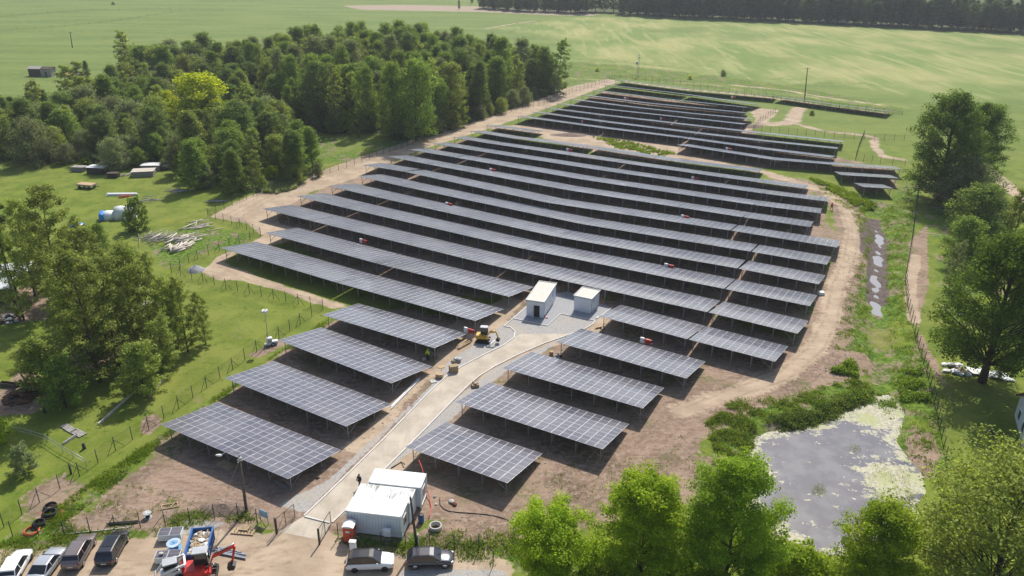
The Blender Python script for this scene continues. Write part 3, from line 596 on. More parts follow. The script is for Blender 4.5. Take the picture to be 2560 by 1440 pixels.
# inverter stations hung on the posts under the high edge
def inverter():
    t = empty('inverter_station', (0, 0, 0), 0, '', 'inverter', 'inverters under the solar tables')
    mb = MB(); mb.box((-.5, 0, .5), (.06, .06, 1.0)).box((.75, 0, .5), (.06, .06, 1.0)).box((.1, 0, .82), (1.9, .05, .06)).box((.1, 0, 1.35), (1.9, .05, .06)); mb.build('stand', M['steel'], t)
    c = MB().box((-.42, -.14, 1.15), (.62, .26, .85), bev=.02).build('cabinet', M['white'], t); MB().box((-.2, -.275, 1.15), (.04, .02, .14)).build('handle', M['black'], c)
    v = MB().box((.5, -.14, 1.15), (1.0, .30, .68), bev=.05).build('inverter_body', M['red'], t); MB().box((.95, -.14, 1.15), (.14, .24, .5)).box((.55, -.30, 1.12), (.26, .02, .16)).build('vent', M['black'], v)
    return t
INV = [(909, 600, 'sixth'), (1122, 507, 'ninth'), (1231, 427, 'thirteenth'), (1422, 376, 'sixteenth'), (1458, 307, 'nineteenth'), (1565, 248, 'twenty-fourth'), (1655, 299, 'twentieth'), (1735, 448, 'fourteenth, pond half'), (1820, 374, 'eighteenth'), (1710, 539, 'eleventh'), (1670, 663, 'eighth'), (1612, 852, 'fifth, beside the crouching worker'), (1172, 826, 'fifth, behind the yellow digger'), (1832, 245, 'last')]
proto = None
for i, (u, v, nm) in enumerate(INV):
    p = G(u, v + 16 if v > 500 else v + 9 if v > 350 else v + 6); lab = f'red inverter and white cabinet on a stand by the {nm} row of panels'.replace(', ', ' row of panels, ') if ', ' not in nm else f'red inverter with white cabinet, {nm.split(", ")[1]}, row {nm.split(", ")[0]}'
    if proto is None: proto = inverter(); r = proto; r.location = p; r.rotation_euler = (0, 0, R(-30)); r['label'] = lab
    else: r = dup(proto, p, R(-29), lab)

# ------------------------------------------------------------------ buildings
def frame3(a, b, c, z):
    """origin, x axis along a-b, y axis towards c, lengths; photo points at height z"""
    A, B, Cc = G(*a, z), G(*b, z), G(*c, z); ex = (B - A).normalized(); ey = Vector((-ex.y, ex.x, 0)); L = (B - A).length; W = abs((Cc - B).dot(ey)); A.z = 0
    return A, math.atan2(ex.y, ex.x), L, W
M['grey2'] = plain('pale_grey_panel_joint', (.58, .61, .65), .5)
def cabin(a, b, c, H, label, roofmat, windows, skirt=.18, wallmat='corr_wall', doors=()):
    o, rz, L, W = frame3(a, b, c, H); t = empty('site_cabin', o, rz, label, 'site cabin', 'white site cabins beside the gate')
    MB().box((L / 2, W / 2, skirt + (H - .16 - skirt) / 2), (L - .08, W - .08, H - .16 - skirt), bev=.03).build('wall', M[wallmat], t)
    fr = MB()
    for x in (.05, L - .05):
        for y in (.05, W - .05): fr.box((x, y, H / 2), (.14, .14, H - .02))
    for y in (.04, W - .04): fr.box((L / 2, y, H - .10), (L - .15, .12, .18)); fr.box((L / 2, y, skirt + .06), (L - .15, .12, .14))
    for x in (.04, L - .04): fr.box((x, W / 2, H - .10), (.12, W - .15, .18)); fr.box((x, W / 2, skirt + .06), (.12, W - .15, .14))
    fr.build('frame', M['white'], t)
    if roofmat == 'corr_roof':
        rb = MB(); n = int(L / .15); prof = [(.08 + (L - .16) * i / n, H + .02 + .035 * (1 if i % 2 else -1)) for i in range(n + 1)]
        rb.prism(prof + [(L - .08, H - .06), (.08, H - .06)], .05, W - .05); rb.build('roof', M[roofmat], t)
    else:
        MB().box((L / 2, W / 2, H - .02), (L - .20, W - .20, .07), bev=.02).build('roof', M[roofmat], t)
    if roofmat == 'cabin_white':
        rib = MB(); n = int(L / .32)
        for i in range(n):
            for y in (.028, W - .028): rib.box((.25 + (L - .5) * i / (n - 1), y, skirt + (H - .4 - skirt) / 2 + .12), (.045, .03, H - .5 - skirt))
        tag(rib.build('wall_rib', M['grey2'], t))
    for (side, pos, wz, ww, wh) in windows:
        c_ = (L - .02, pos, wz) if side == 'x' else (pos, .02, wz); dd = (.07, ww, wh) if side == 'x' else (ww, .07, wh)
        f = MB().box(c_, dd).build('window', M['white'], t); k = .025 if side == 'x' else 0
        MB().box((c_[0] + k, c_[1] - (0 if side == 'x' else .025), c_[2]), (dd[0] - .02, dd[1] - .16, dd[2] - .16) if side == 'x' else (dd[0] - .16, dd[1] - .02, dd[2] - .16)).build('pane', M['glass'], f)
    return t
cabin((864, 1276), (1003, 1292), (1023, 1256), 2.85, 'smooth-roofed white site cabin standing behind the red portable toilet', 'cabin_white', [('x', 1.2, 1.55, .95, 1.1), ])
cabin((884, 1243), (1024, 1258), (1041, 1223), 2.72, 'white container with ribbed dirty roof between two smooth cabins', 'corr_roof', [])
cabin((921, 1205), (1052, 1219), (1068, 1184), 2.85, 'white cabin with windowed end wall nearest the first pond-side panels', 'cabin_white', [('x', 1.2, 1.55, .95, 1.1)], .3)
def station(a, b, c, H, label, parts):
    o, rz, L, W = frame3(a, b, c, 0); t = empty('transformer_station', o, rz, label, 'transformer station')
    MB().box((L / 2, W / 2, H / 2), (L, W, H), bev=.04).build('wall', M['cabin_white'], t)
    r = MB().box((L / 2, W / 2, H + .03), (L + .22, W + .22, .16)).build('roof', M['grey'], t); MB().box((L / 2, W / 2, H + .105), (L - .15, W - .15, .03)).build('gravel_top', M['roofgravel'], r)
    ed = MB()
    for y in (-.08, W + .08): ed.box((L / 2, y, H + .16), (L + .22, .06, .12))
    for x in (-.08, L + .08): ed.box((x, W / 2, H + .16), (.06, W + .1, .12))
    ed.build('parapet', M['white'], r)
    for kind, args in parts:
        if kind == 'side':     # door or vent on the long wall x = L
            y0, y1, z0, z1, nm = args; p = MB().box((L + .012, (y0 + y1) / 2, (z0 + z1) / 2), (.05, y1 - y0, z1 - z0)).build(nm, M['white' if nm == 'door' else 'cabin_white'], t)
            sl_ = MB()
            for j in range(int((z1 - z0) / .12)): sl_.box((L + .05, (y0 + y1) / 2, z0 + .08 + j * .12), (.03, (y1 - y0) * .8, .03))
            if nm != 'door': sl_.build('louvre', M['grey'], p)
            else: MB().box((L + .05, y0 + .12, (z0 + z1) / 2), (.04, .04, .2)).build('handle', M['black'], p)
        if kind == 'front':
            x0, x1, z1 = args; MB().box(((x0 + x1) / 2, .0, z1 / 2 + .1), (x1 - x0, .06, z1)).build('doorway', M['black'], t)
            d = MB().box((0, 0, z1 / 2 + .1), (.05, .9, z1)).build('door', M['white'], t); d.location = (x0 - .05, -.45, 0)
            MB().box((.03, -.3, 1.2), (.04, .04, .2)).build('handle', M['black'], d)
    MB().tube([(L + .06, .12, 0), (L + .06, .12, H)], .05).build('downpipe', M['grey'], t); return t
M['roofgravel'] = plain('pale_roof_gravel', (.66, .61, .54), .95, var=.15, scale=4)
station((1315.6, 789.7), (1358.6, 796), (1412.8, 750.8), 2.75, 'long pale transformer station with its front door standing open', [('front', (1.3, 2.2, 2.0)), ('side', (2.6, 3.7, .15, 2.3, 'door')), ('side', (4.0, 5.0, .15, 2.3, 'door')), ('side', (5.2, 6.0, 1.4, 2.2, 'vent'))])
station((1434, 775.8), (1476.7, 785), (1498, 763), 2.55, 'small square pale switchgear hut beside the long station', [('side', (.6, 1.5, 1.6, 2.2, 'vent')), ('side', (.6, 1.5, .2, .8, 'vent'))])
def house():
    # white gabled house at the edge of the picture, lawn beside it
    o = Vector((62.3, 81.1, 0)); rz = R(-23); t = empty('white_house', o, rz, 'white rendered house with red roof on the lawn', 'house')
    L, W, H, rh = 9.0, 8.0, 2.9, 2.6
    mb = MB(); mb.prism([(0, -.2), (W, -.2), (W, H), (W / 2, H + rh), (0, H)], 0, L, 'YZ'); mb.build('wall', M['cabin_white'], t)
    rf = MB()
    for s in (0, 1):
        y0, y1 = (-.5, W / 2) if s == 0 else (W + .5, W / 2); z0 = H - .5 * rh / (W / 2); rf.add([(-.4, y0, z0 + .05), (L + .4, y0, z0 + .05), (L + .4, y1, H + rh + .05), (-.4, y1, H + rh + .05), (-.4, y0, z0 + .25), (L + .4, y0, z0 + .25), (L + .4, y1, H + rh + .25), (-.4, y1, H + rh + .25)], [(0, 1, 2, 3), (7, 6, 5, 4), (0, 4, 5, 1), (1, 5, 6, 2), (2, 6, 7, 3), (3, 7, 4, 0)])
    rf.build('roof', M['roofred'], t)
    for x, z, w, h in ((2.2, 1.4, 1.2, 1.3), (6.5, 1.4, 1.2, 1.3)):
        f = MB().box((x, -.02, z), (w, .1, h)).build('window', M['white'], t); MB().box((x, -.06, z), (w - .2, .06, h - .2)).build('pane', M['glass'], f)
    for y, z, w, h in ((2.5, 1.5, 1.1, 1.3), (5.6, 1.5, 1.1, 1.3), (4, 4.0, .8, .9)):
        f = MB().box((-.02, y, z), (.1, w, h)).build('window', M['white'], t); MB().box((-.06, y, z), (.06, w - .2, h - .2)).build('pane', M['glass'], f)
house()

# ------------------------------------------------------------------ trees
def tree_geo(seed, H, Rc, base=.25, shape='oval', limbs=26, leaves=4500, leaf=.45, spread=.16, up_=.75, trunk_r=.22, droop=0.0, lean=.04, nclump=4, fill=.25):
    """trunk with limbs, and a crown of leaf faces gathered in clumps along the limbs"""
    g = np.random.default_rng(seed)
    def prof(t):
        if shape == 'oval': return np.sqrt(max(.04, 1 - ((t - .36) / .67) ** 2))
        if shape == 'cone': return (1.02 - t) ** .55 * np.clip(t * 4 + .6, 0, 1) + .04
        if shape == 'dome': return np.sqrt(np.clip(1 - (t * .98) ** 2.2, 0, 1)) * np.clip(t * 4 + .55, 0, 1)
        if shape == 'column': return np.clip(np.sin(np.pi * np.clip(t * .9 + .1, 0, 1)) ** .5, 0, 1)
        if shape == 'vase': return np.clip(.35 + t * .9, 0, 1) * np.sqrt(np.clip(1 - (t * .97) ** 5, 0, 1))
    tr = MB(); n = 6; bend = g.uniform(-1, 1, 2) * lean * H
    tp = [np.array([bend[0] * (i / n) ** 2, bend[1] * (i / n) ** 2, H * .93 * i / n - (.3 if i == 0 else 0)]) for i in range(n + 1)]
    tr.tube(tp, [trunk_r * (1.25 if i == 0 else 1) * (1 - .88 * i / n) for i in range(n + 1)], 6)
    def trunk_at(z): k = min(max(z / (H * .93), 0), 1); return np.array([bend[0] * k * k, bend[1] * k * k, z])
    cl = []; golden = 2.39996; off = g.uniform(0, 6)
    for i in range(limbs):
        t = (i + .5) / limbs; t = t ** .9; ze = H * (base + (1 - base) * t); r = Rc * prof(t) * g.uniform(.72, 1.12); a = off + i * golden + g.uniform(-.4, .4)
        e = trunk_at(ze) + np.array([math.cos(a) * r, math.sin(a) * r, g.uniform(-.03, .03) * H - droop * r]); s = trunk_at(max(H * base * .7, ze - r * g.uniform(.6, 1.1)))
        mid = (s + e) / 2 + np.array([0, 0, .12 * r]); tr.tube([s, mid, e], [trunk_r * .32 * (1 - .6 * t), trunk_r * .2 * (1 - .5 * t), .02], 4)
        for j in range(nclump):
            f = .40 + .60 * (j + g.uniform(.2, .9)) / nclump; p = s * (1 - f) ** 2 + 2 * mid * f * (1 - f) + e * f * f
            cl.append((p + g.normal(0, .06 * Rc, 3), spread * Rc * g.uniform(.65, 1.3)))
    for j in range(int(limbs * fill)):
        t = g.uniform(.08, .9); r = Rc * prof(t) * g.uniform(.1, .6); a = g.uniform(0, 6.28); p = trunk_at(H * (base + (1 - base) * t)) + np.array([math.cos(a) * r, math.sin(a) * r, 0]); cl.append((p, spread * Rc))
    [cl.append((trunk_at(H * .95) + g.normal(0, .10 * Rc, 3), spread * Rc)) for _ in range(4)]
    cp = np.array([c[0] for c in cl]); cr = np.array([c[1] for c in cl]); w = cr ** 2; k = g.choice(len(cl), leaves, p=w / w.sum())
    d = g.normal(0, 1, (leaves, 3)); d /= np.linalg.norm(d, axis=1)[:, None]; rad = cr[k] * g.uniform(0, 1, leaves) ** .45
    P = cp[k] + d * rad[:, None] * np.array([1, 1, .75]); P[:, 2] = np.maximum(P[:, 2], .15)
    nrm = d * .8 + g.normal(0, .6, (leaves, 3)) + np.array([0, 0, up_]); nrm /= np.linalg.norm(nrm, axis=1)[:, None]
    a = np.cross(nrm, g.normal(0, 1, (leaves, 3))); a /= np.linalg.norm(a, axis=1)[:, None]; b = np.cross(nrm, a); sz = leaf * g.uniform(.55, 1.25, leaves)[:, None]
    V = np.stack([P - a * sz * .5, P + b * sz * .36 + nrm * sz * .08, P + a * sz * .5, P - b * sz * .36 + nrm * sz * .08], 1).reshape(-1, 3)
    return tr, V, np.arange(leaves * 4).reshape(-1, 4)
PROTO = {}
def proto_tree(key, mat, bark='bark', **k):
    tr, V, Q = tree_geo(**k); PROTO[key] = (tr.mesh('trunk', M[bark]), np_mesh('crown', V, Q, LM[mat]), k['H'])
def plant(key, name, loc, h, label, cat='tree', group=None, rz=None, wide=1.0, mat=None):
    tm, cm, H = PROTO[key]; s = h / H
    t = empty(name, loc, RNG.uniform(0, 6.28) if rz is None else rz, label, cat, group); t.scale = (s * wide, s * wide, s)
    link(bpy.data.objects.new('trunk', tm), t); c = bpy.data.objects.new('crown', cm); link(c, t)
    if mat: c.material_slots[0].link = 'OBJECT'; c.material_slots[0].material = LM[mat]
    return t
for i in range(3): proto_tree(f'alder{i}', 'alder', seed=20 + i, H=15, Rc=4.0, base=.08, shape='cone' if i != 1 else 'oval', limbs=60, leaves=14000, leaf=.34, spread=.25, droop=.05, trunk_r=.2)
for i in range(3): proto_tree(f'poplar{i}', 'mid', seed=40 + i, H=20, Rc=4.6, base=.10, shape='oval', limbs=70, leaves=17000, leaf=.36, spread=.25, trunk_r=.25)
for i in range(2): proto_tree(f'birch{i}', 'birch', 'birchbark', seed=60 + i, H=16, Rc=3.0, base=.12, shape='oval', limbs=44, leaves=5200, leaf=.38, spread=.22, droop=.45, trunk_r=.15, lean=.06)
for i in range(2): proto_tree(f'willow{i}', 'grey', seed=80 + i, H=9, Rc=5.0, base=.05, shape='dome', limbs=54, leaves=14000, leaf=.28, spread=.22, trunk_r=.22)
proto_tree('round0', 'mid', seed=90, H=11, Rc=4.4, base=.10, shape='dome', limbs=50, leaves=12000, leaf=.32, spread=.24)
for i in range(3): proto_tree(f'forest{i}', 'far', seed=100 + i, H=18, Rc=4.6, base=.12, shape='oval' if i else 'column', limbs=46, leaves=5200, leaf=.66, spread=.22)
proto_tree('shrub0', 'mid', seed=120, H=3.2, Rc=1.9, base=.04, shape='dome', limbs=26, leaves=2600, leaf=.24, spread=.22, trunk_r=.06)
proto_tree('shrub1', 'birch', seed=121, H=6.5, Rc=2.7, base=.10, shape='dome', limbs=40, leaves=6500, leaf=.26, spread=.2, trunk_r=.10)
proto_tree('pinethin', 'alder', seed=122, H=20, Rc=1.6, base=.45, shape='cone', limbs=30, leaves=2200, leaf=.42, spread=.28, trunk_r=.2, lean=.03)
proto_tree('slim0', 'birch', 'bark', seed=123, H=14, Rc=2.5, base=.08, shape='oval', limbs=50, leaves=9500, leaf=.24, spread=.23, droop=.05, trunk_r=.13, lean=.05, fill=0)
proto_tree('slim1', 'birch', 'bark', seed=124, H=18, Rc=3.1, base=.10, shape='oval', limbs=58, leaves=13000, leaf=.25, spread=.22, droop=.15, trunk_r=.17, lean=.05, fill=0)
proto_tree('bigdark', 'dark', seed=130, H=25, Rc=7.5, base=.08, shape='dome', limbs=90, leaves=40000, leaf=.34, spread=.17, trunk_r=.45, nclump=5)
proto_tree('oak', 'dark', seed=131, H=21, Rc=8.0, base=.18, shape='dome', limbs=100, leaves=52000, leaf=.30, spread=.16, trunk_r=.5, nclump=5)
for i, (H_, R_, n_, sh) in enumerate(((8.6, 3.9, 42000, 'vase'), (11.4, 4.0, 52000, 'oval'), (14.4, 4.7, 74000, 'oval'), (10.4, 3.9, 46000, 'dome'))):
    proto_tree(f'near{i}', 'bright', seed=140 + i, H=H_, Rc=R_, base=.12, shape=sh, limbs=70, leaves=n_, leaf=.20, spread=.18, trunk_r=.2, nclump=6, up_=1.1, lean=.02)
proto_tree('willownear', 'willow', seed=150, H=11, Rc=6.2, base=.10, shape='dome', limbs=90, leaves=34000, leaf=.21, spread=.15, trunk_r=.22, nclump=5, fill=.1)
proto_tree('nearshrub', 'bright', seed=151, H=3.6, Rc=2.6, base=.03, shape='dome', limbs=40, leaves=9000, leaf=.2, spread=.18, trunk_r=.08)
def poisson(poly, dmin, seed, tries=6000):
    g = np.random.default_rng(seed); lo, hi = poly.min(0), poly.max(0); P = g.uniform(lo, hi, (tries, 2)); P = P[sdf(P, poly) > 0]; out = []
    for p in P:
        if all((p[0] - q[0]) ** 2 + (p[1] - q[1]) ** 2 > dmin * dmin for q in out): out.append(p)
    return out
W1 = np.array([(-70, 250), (-60, 246), (-53, 241), (-34, 238), (-23, 247), (-10, 273), (4, 298), (16, 319), (12, 328), (0, 336), (-16, 342), (-40, 376), (-58, 374), (-78, 362), (-100, 350), (-104, 318), (-92, 288), (-82, 266)], float)
W2 = np.array([(-172, 212), (-150, 212), (-126, 207), (-104, 205), (-88, 203), (-70, 184), (-58, 185), (-50, 196), (-58, 215), (-66, 236), (-76, 256), (-86, 276), (-96, 296), (-108, 322), (-118, 345), (-150, 352), (-156, 320), (-138, 290), (-145, 264), (-168, 256), (-185, 240)], float)
g0 = np.random.default_rng(5)
def mood(*w):
    return g0.choice(['alder', 'mid', 'grey', 'birch', None], p=w)
for p in poisson(W1, 5.7, 1):
    edge_d = sdf(np.array([p]), W1)[0]; k = g0.random(); h = g0.uniform(13.5, 22.5) * (1 if edge_d > 4 else .9); loc = (p[0], p[1], 0)
    if k < .55: plant(f'poplar{g0.integers(3)}', 'poplar_tree', loc, h, 'tall green poplar among the high wood behind the panels', group='poplars in the high wood', wide=g0.uniform(.8, 1.3), mat=mood(.25, .2, .08, .1, .37))
    elif k < .83: plant(f'alder{g0.integers(3)}', 'alder_tree', loc, h * .88, 'tall dark alder in the high wood behind the panels', group='dark alders in the high wood', wide=g0.uniform(.85, 1.35))
    else: plant(f'birch{g0.integers(2)}', 'birch_tree', loc, h * .95, 'slim pale-trunked birch in the high wood behind the panels', group='birches in the high wood', wide=g0.uniform(.8, 1.1))
for p in poisson(W2, 5.3, 2):
    k = g0.random(); h = g0.uniform(6.5, 13.5) + (2.5 if p[1] > 300 else 0); loc = (p[0], p[1], 0)
    if k < .42: plant(f'alder{g0.integers(3)}', 'alder_tree', loc, h * 1.08, 'dark alder in the low wood behind the timber yard', group='alders in the low wood', wide=g0.uniform(1.0, 1.6), mat=mood(.3, .3, .05, .1, .25))
    elif k < .68: plant('round0', 'broadleaf_tree', loc, h, 'round mid-green tree in the low wood behind the timber yard', group='round trees in the low wood', wide=g0.uniform(.8, 1.25), mat=mood(.2, .35, .1, .25, .1))
    elif k < .86: plant(f'willow{g0.integers(2)}', 'willow_tree', loc, h * .85, 'grey-green willow in the low wood behind the timber yard', group='grey willows in the low wood', wide=g0.uniform(.9, 1.3))
    else: plant(f'birch{g0.integers(2)}', 'birch_tree', loc, h * 1.25, 'slim birch rising from the low wood behind the timber yard', group='birches in the low wood', wide=1.2)
for line, n in (([(-60, 243), (-53, 238), (-34, 234), (-22, 243), (-8, 269), (6, 295), (17, 316)], 22), ([(-148, 209), (-126, 204), (-104, 201), (-88, 200), (-70, 181), (-57, 182), (-48, 194)], 16)):
    L_ = np.array(line, float); c_ = np.concatenate([[0], np.cumsum(np.hypot(*np.diff(L_, axis=0).T))])
    for q in np.linspace(0, c_[-1], n):
        x, y = np.interp(q + g0.uniform(-2, 2), c_, L_[:, 0]) + g0.uniform(-1, 1), np.interp(q, c_, L_[:, 1]) + g0.uniform(-.5, 1.5)
        plant(('round0', 'willow0', 'shrub1', 'willow1')[g0.integers(4)], 'shrub', (x, y, 0), g0.uniform(2.5, 6.0), 'pale leafy bush along the foot of the wood edge', 'shrub', 'bushes along the wood edge', wide=g0.uniform(.8, 1.3), mat=('mid', 'grey', 'birch')[g0.integers(3)])
FB = px([(1195, 22), (1300, 30), (1420, 34), (1560, 38), (1700, 46), (2000, 57), (2300, 72), (2570, 86), (2700, 95)])
cum = np.concatenate([[0], np.cumsum(np.hypot(*np.diff(FB, axis=0).T))])
for row, (off, sp) in enumerate(((4, 5.2), (12, 6.0), (22, 7.5))):
    s = 0
    while s < cum[-1]:
        j = min(np.searchsorted(cum, s, 'right') - 1, len(FB) - 2); a, b = FB[j], FB[j + 1]; d = (b - a) / np.hypot(*(b - a)); p = a + d * (s - cum[j]) + np.array([-d[1], d[0]]) * (off + g0.uniform(-2, 3)) * (1 if d[0] > 0 else -1)
        gap = s < 85
        if not (gap and row == 2) and not (95 < s < 118 and row < 2):
            plant(f'forest{g0.integers(3)}', 'forest_tree', (p[0], p[1], 0), g0.uniform(12, 16) if gap else g0.uniform(15, 23), 'dark tree in the distant forest edge beyond the fields', group='trees of the distant forest edge', wide=g0.uniform(.85, 1.15))
        s += sp * g0.uniform(.75, 1.3)
def tree(key, name, ub, vb, vt, label, wide=1.0, mat=None, cat='tree', rz=None, du=0, h=None):
    return plant(key, name, G(ub, vb), h or hgt(ub, vb, vt), label, cat, None, rz, wide, mat)
# single trees round the edges, each with its own look
tree('round0', 'broadleaf_tree', 515, 335, 186, 'bright yellow-green domed tree standing out of the wood', 1.5, 'yellow')
tree('round0', 'broadleaf_tree', 425, 320, 228, 'lime green tree just beside the bright yellow-green one', 1.1, 'yellow')
tree('willow0', 'willow_tree', 90, 410, 298, 'big pale grey-green willow at the back of the lawn', 1.0, 'grey')
tree('willow1', 'willow_tree', 290, 425, 345, 'rounded grey-green willow right behind the timber stacks', .95, 'grey')
tree('alder2', 'alder_tree', 590, 482, 375, 'bushy alder at the corner of the wood by the reed mound', 1.35, 'mid')
tree('alder0', 'alder_tree', 490, 470, 350, 'dark green alder in front of the wood by the lawn', 1.3, 'mid')
tree('alder1', 'alder_tree', 745, 450, 330, 'last alder at the wood corner beside the sandy track', 1.0, 'mid')
tree('shrub0', 'shrub', 680, 450, 415, 'yellow-green bush beside the dry reed mound', 1.3, 'yellow', 'shrub')
tree('shrub0', 'shrub', 215, 418, 397, 'bright low bush beside the timber stacks', 1.6, 'bright', 'shrub')
tree('poplar1', 'poplar_tree', 1040, 352, 150, 'light green poplar at the front of the high wood', 1.1, 'mid')
tree('poplar2', 'poplar_tree', 985, 350, 160, 'light green poplar beside its taller twin, wood front', .85, 'mid')
tree('birch0', 'birch_tree', 1395, 232, 95, 'tall birch closing the end of the wood by the meadow', 1.2, 'mid')
tree('shrub0', 'shrub', 865, 330, 278, 'light green bush at the foot of the high wood', 1.0, 'bright', 'shrub')
tree('alder0', 'alder_tree', 218, 192, 152, 'small dark tree standing alone behind the low wood', 1.0)
tree('shrub0', 'shrub', 165, 185, 168, 'round dark bush by the far huts', 1.2, 'alder', 'shrub')
tree('shrub0', 'shrub', 283, 12, 5, 'tiny lone dark bush far out on the pasture', 1.3, 'alder', 'shrub')
tree('forest1', 'forest_tree', 1148, 24, 0, 'single tree standing in the pale reed strip', .6)
tree('forest2', 'forest_tree', 1180, 9, -14, 'small tree on the far pasture behind the reed strip', .8)
tree('bigdark', 'broadleaf_tree', 2345, 500, 238, 'huge dark green tree beside the last panels, trunk half', 1.3)
tree('bigdark', 'broadleaf_tree', 2420, 470, 262, 'huge dark tree joined to its twin, on the far field side', 1.25, None, 'tree', 2.0)
tree('willow0', 'willow_tree', 2400, 525, 400, 'grey-green blossoming round tree below the huge dark trees', 1.25, 'grey')
tree('round0', 'broadleaf_tree', 2430, 605, 465, 'mid-green tree below the grey-green round tree', 1.4, 'mid')
tree('round0', 'broadleaf_tree', 2400, 665, 545, 'lower green tree on the ditch bank, above the big oak', 1.2, 'mid')
tree('shrub1', 'shrub', 2530, 610, 470, 'thin half-bare shrub on the field edge', .7, 'birch', 'shrub')
tree('slim0', 'broadleaf_tree', 2372, 722, 600, 'slender grey-green tree before the big oak', .9, 'grey')
tree('oak', 'oak_tree', 2455, 955, 588, 'big dark oak shading the lawn beside the white house', 1.0)
tree('oak', 'oak_tree', 2570, 800, 560, 'dark oak at the picture edge behind the big one', .8, None, 'tree', 1.5)
tree('willow1', 'willow_tree', 2570, 690, 560, 'dense green tree behind the oaks by the field', .9, 'mid')
tree('pinethin', 'pine_tree', 45, 790, 432, 'tall thin dark pine at the edge of the garden', 1.0)
tree('slim1', 'larch_tree', 157, 765, 462, 'tallest dark-trunked larch of the garden group', 1.15)
tree('slim1', 'birch_tree', 88, 740, 500, 'birch with leaning trunk beside the tall larch', .95, None, 'tree', 1.0)
tree('slim1', 'birch_tree', 118, 725, 520, 'feathery birch behind the leaning one', .9, None, 'tree', 3.0)
tree('slim0', 'birch_tree', 205, 720, 545, 'loose green birch between the larch and the tarp shed', 1.1)
tree('slim1', 'birch_tree', 250, 955, 625, 'broad birch nearest the garden shrubs', 1.25, None, 'tree', 4.0)
tree('slim1', 'birch_tree', 296, 915, 640, 'second birch of the dense clump on the lawn', 1.2, None, 'tree', 5.0)
tree('slim1', 'birch_tree', 345, 890, 612, 'tall birch in the middle of the dense clump', 1.15, None, 'tree', .4)
tree('slim0', 'birch_tree', 380, 860, 640, 'dark-stemmed birch on the clump edge by the log pile', 1.1, None, 'tree', 1.4)
tree('slim0', 'birch_tree', 425, 890, 708, 'thin upright birch with bare lower stem', .95, None, 'tree', 2.4)
tree('slim0', 'birch_tree', 470, 880, 700, 'thin leaning birch at the sunny side of the clump', 1.0, None, 'tree', 3.4)
tree('slim0', 'birch_tree', 515, 860, 728, 'outermost young birch facing the light tower', .95, None, 'tree', 5.4)
tree('slim1', 'birch_tree', 270, 870, 570, 'tall birch rising behind the broad birch', 1.15, None, 'tree', 2.0)
tree('slim1', 'birch_tree', 60, 800, 560, 'birch before the pale garden shed', 1.0, None, 'tree', 2.9)
tree('slim0', 'birch_tree', 320, 820, 610, 'bushy birch at the back of the dense clump', 1.25, None, 'tree', 1.9)
tree('slim0', 'birch_tree', 410, 930, 790, 'low bushy birch under the dense clump', 1.4, None, 'tree', 1.2)
tree('slim0', 'birch_tree', 445, 850, 690, 'young birch between the two thin ones', 1.1, None, 'tree', 4.9)
tree('slim0', 'birch_tree', 175, 850, 690, 'leafy young birch below the tall larch', 1.3, None, 'tree', 5.7)
tree('round0', 'broadleaf_tree', 255, 640, 560, 'green tree half hiding the tarp shed', .8, 'mid')
tree('slim0', 'birch_tree', 215, 800, 600, 'young birch filling the gap behind the broad birch', 1.2, None, 'tree', 4.4)
tree('shrub1', 'fruit_tree', 118, 968, 845, 'dense round fruit tree beside the brown brush heap', 1.15, 'birch')
tree('shrub1', 'fruit_tree', 166, 1020, 898, 'small open fruit tree in front of the dense one', .9, 'mid')
tree('shrub1', 'fruit_tree', 362, 985, 858, 'light round fruit tree alone on the lawn', 1.0, 'birch')
tree('shrub1', 'fruit_tree', -5, 1110, 1035, 'green fruit tree cut by the picture edge', 1.0, 'bright')
tree('shrub1', 'shrub', 62, 1185, 1115, 'grey twiggy half-bare bush in the yellow grass', 1.0, 'grey', 'shrub')
tree('shrub0', 'shrub', 345, 575, 500, 'young green tree beside the tarp shed', .8, 'mid', 'shrub')
tree('near0', 'ash_tree', 1370, 1448, 1268, 'low bright green tree nearest the parked estate car', 1.05)
tree('near1', 'ash_tree', 1598, 1455, 1188, 'bright green spreading tree in the middle of the front row', 1.0)
tree('near2', 'ash_tree', 1808, 1480, 1166, 'tallest bright green tree of the front row, before the pond', 1.0, 'nearmid')
tree('near3', 'ash_tree', 2172, 1490, 1264, 'domed bright green tree at the lower pond bank', 1.0)
tree('willownear', 'willow_tree', 2470, 1500, 1172, 'large yellow-green willow with open crown, front corner', 1.15)
tree('nearshrub', 'shrub', 1990, 1475, 1378, 'low bright bush between the tall tree and the domed tree', 1.2, None, 'shrub')
tree('nearshrub', 'shrub', 1490, 1440, 1372, 'bright bush filling the gap between the first two front trees', 1.1, None, 'shrub')
tree('nearshrub', 'shrub', 1700, 1470, 1400, 'low bush at the foot of the tallest front tree', 1.0, None, 'shrub')
tree('shrub0', 'shrub', 1808, 190, 176, 'grey bare bush on the strip behind the panels', 1.1, 'grey', 'shrub')
tree('shrub0', 'gorse_bush', 1725, 198, 190, 'small yellow flowering bush behind the last panels', 1.6, 'yellow', 'shrub')
tree('shrub0', 'gorse_bush', 1493, 178, 170, 'yellow flowering bush beside the far mast', 1.5, 'yellow', 'shrub')
tree('shrub0', 'shrub', 2029, 288, 277, 'small round bush on the fenced meadow', 1.2, 'dark', 'shrub')
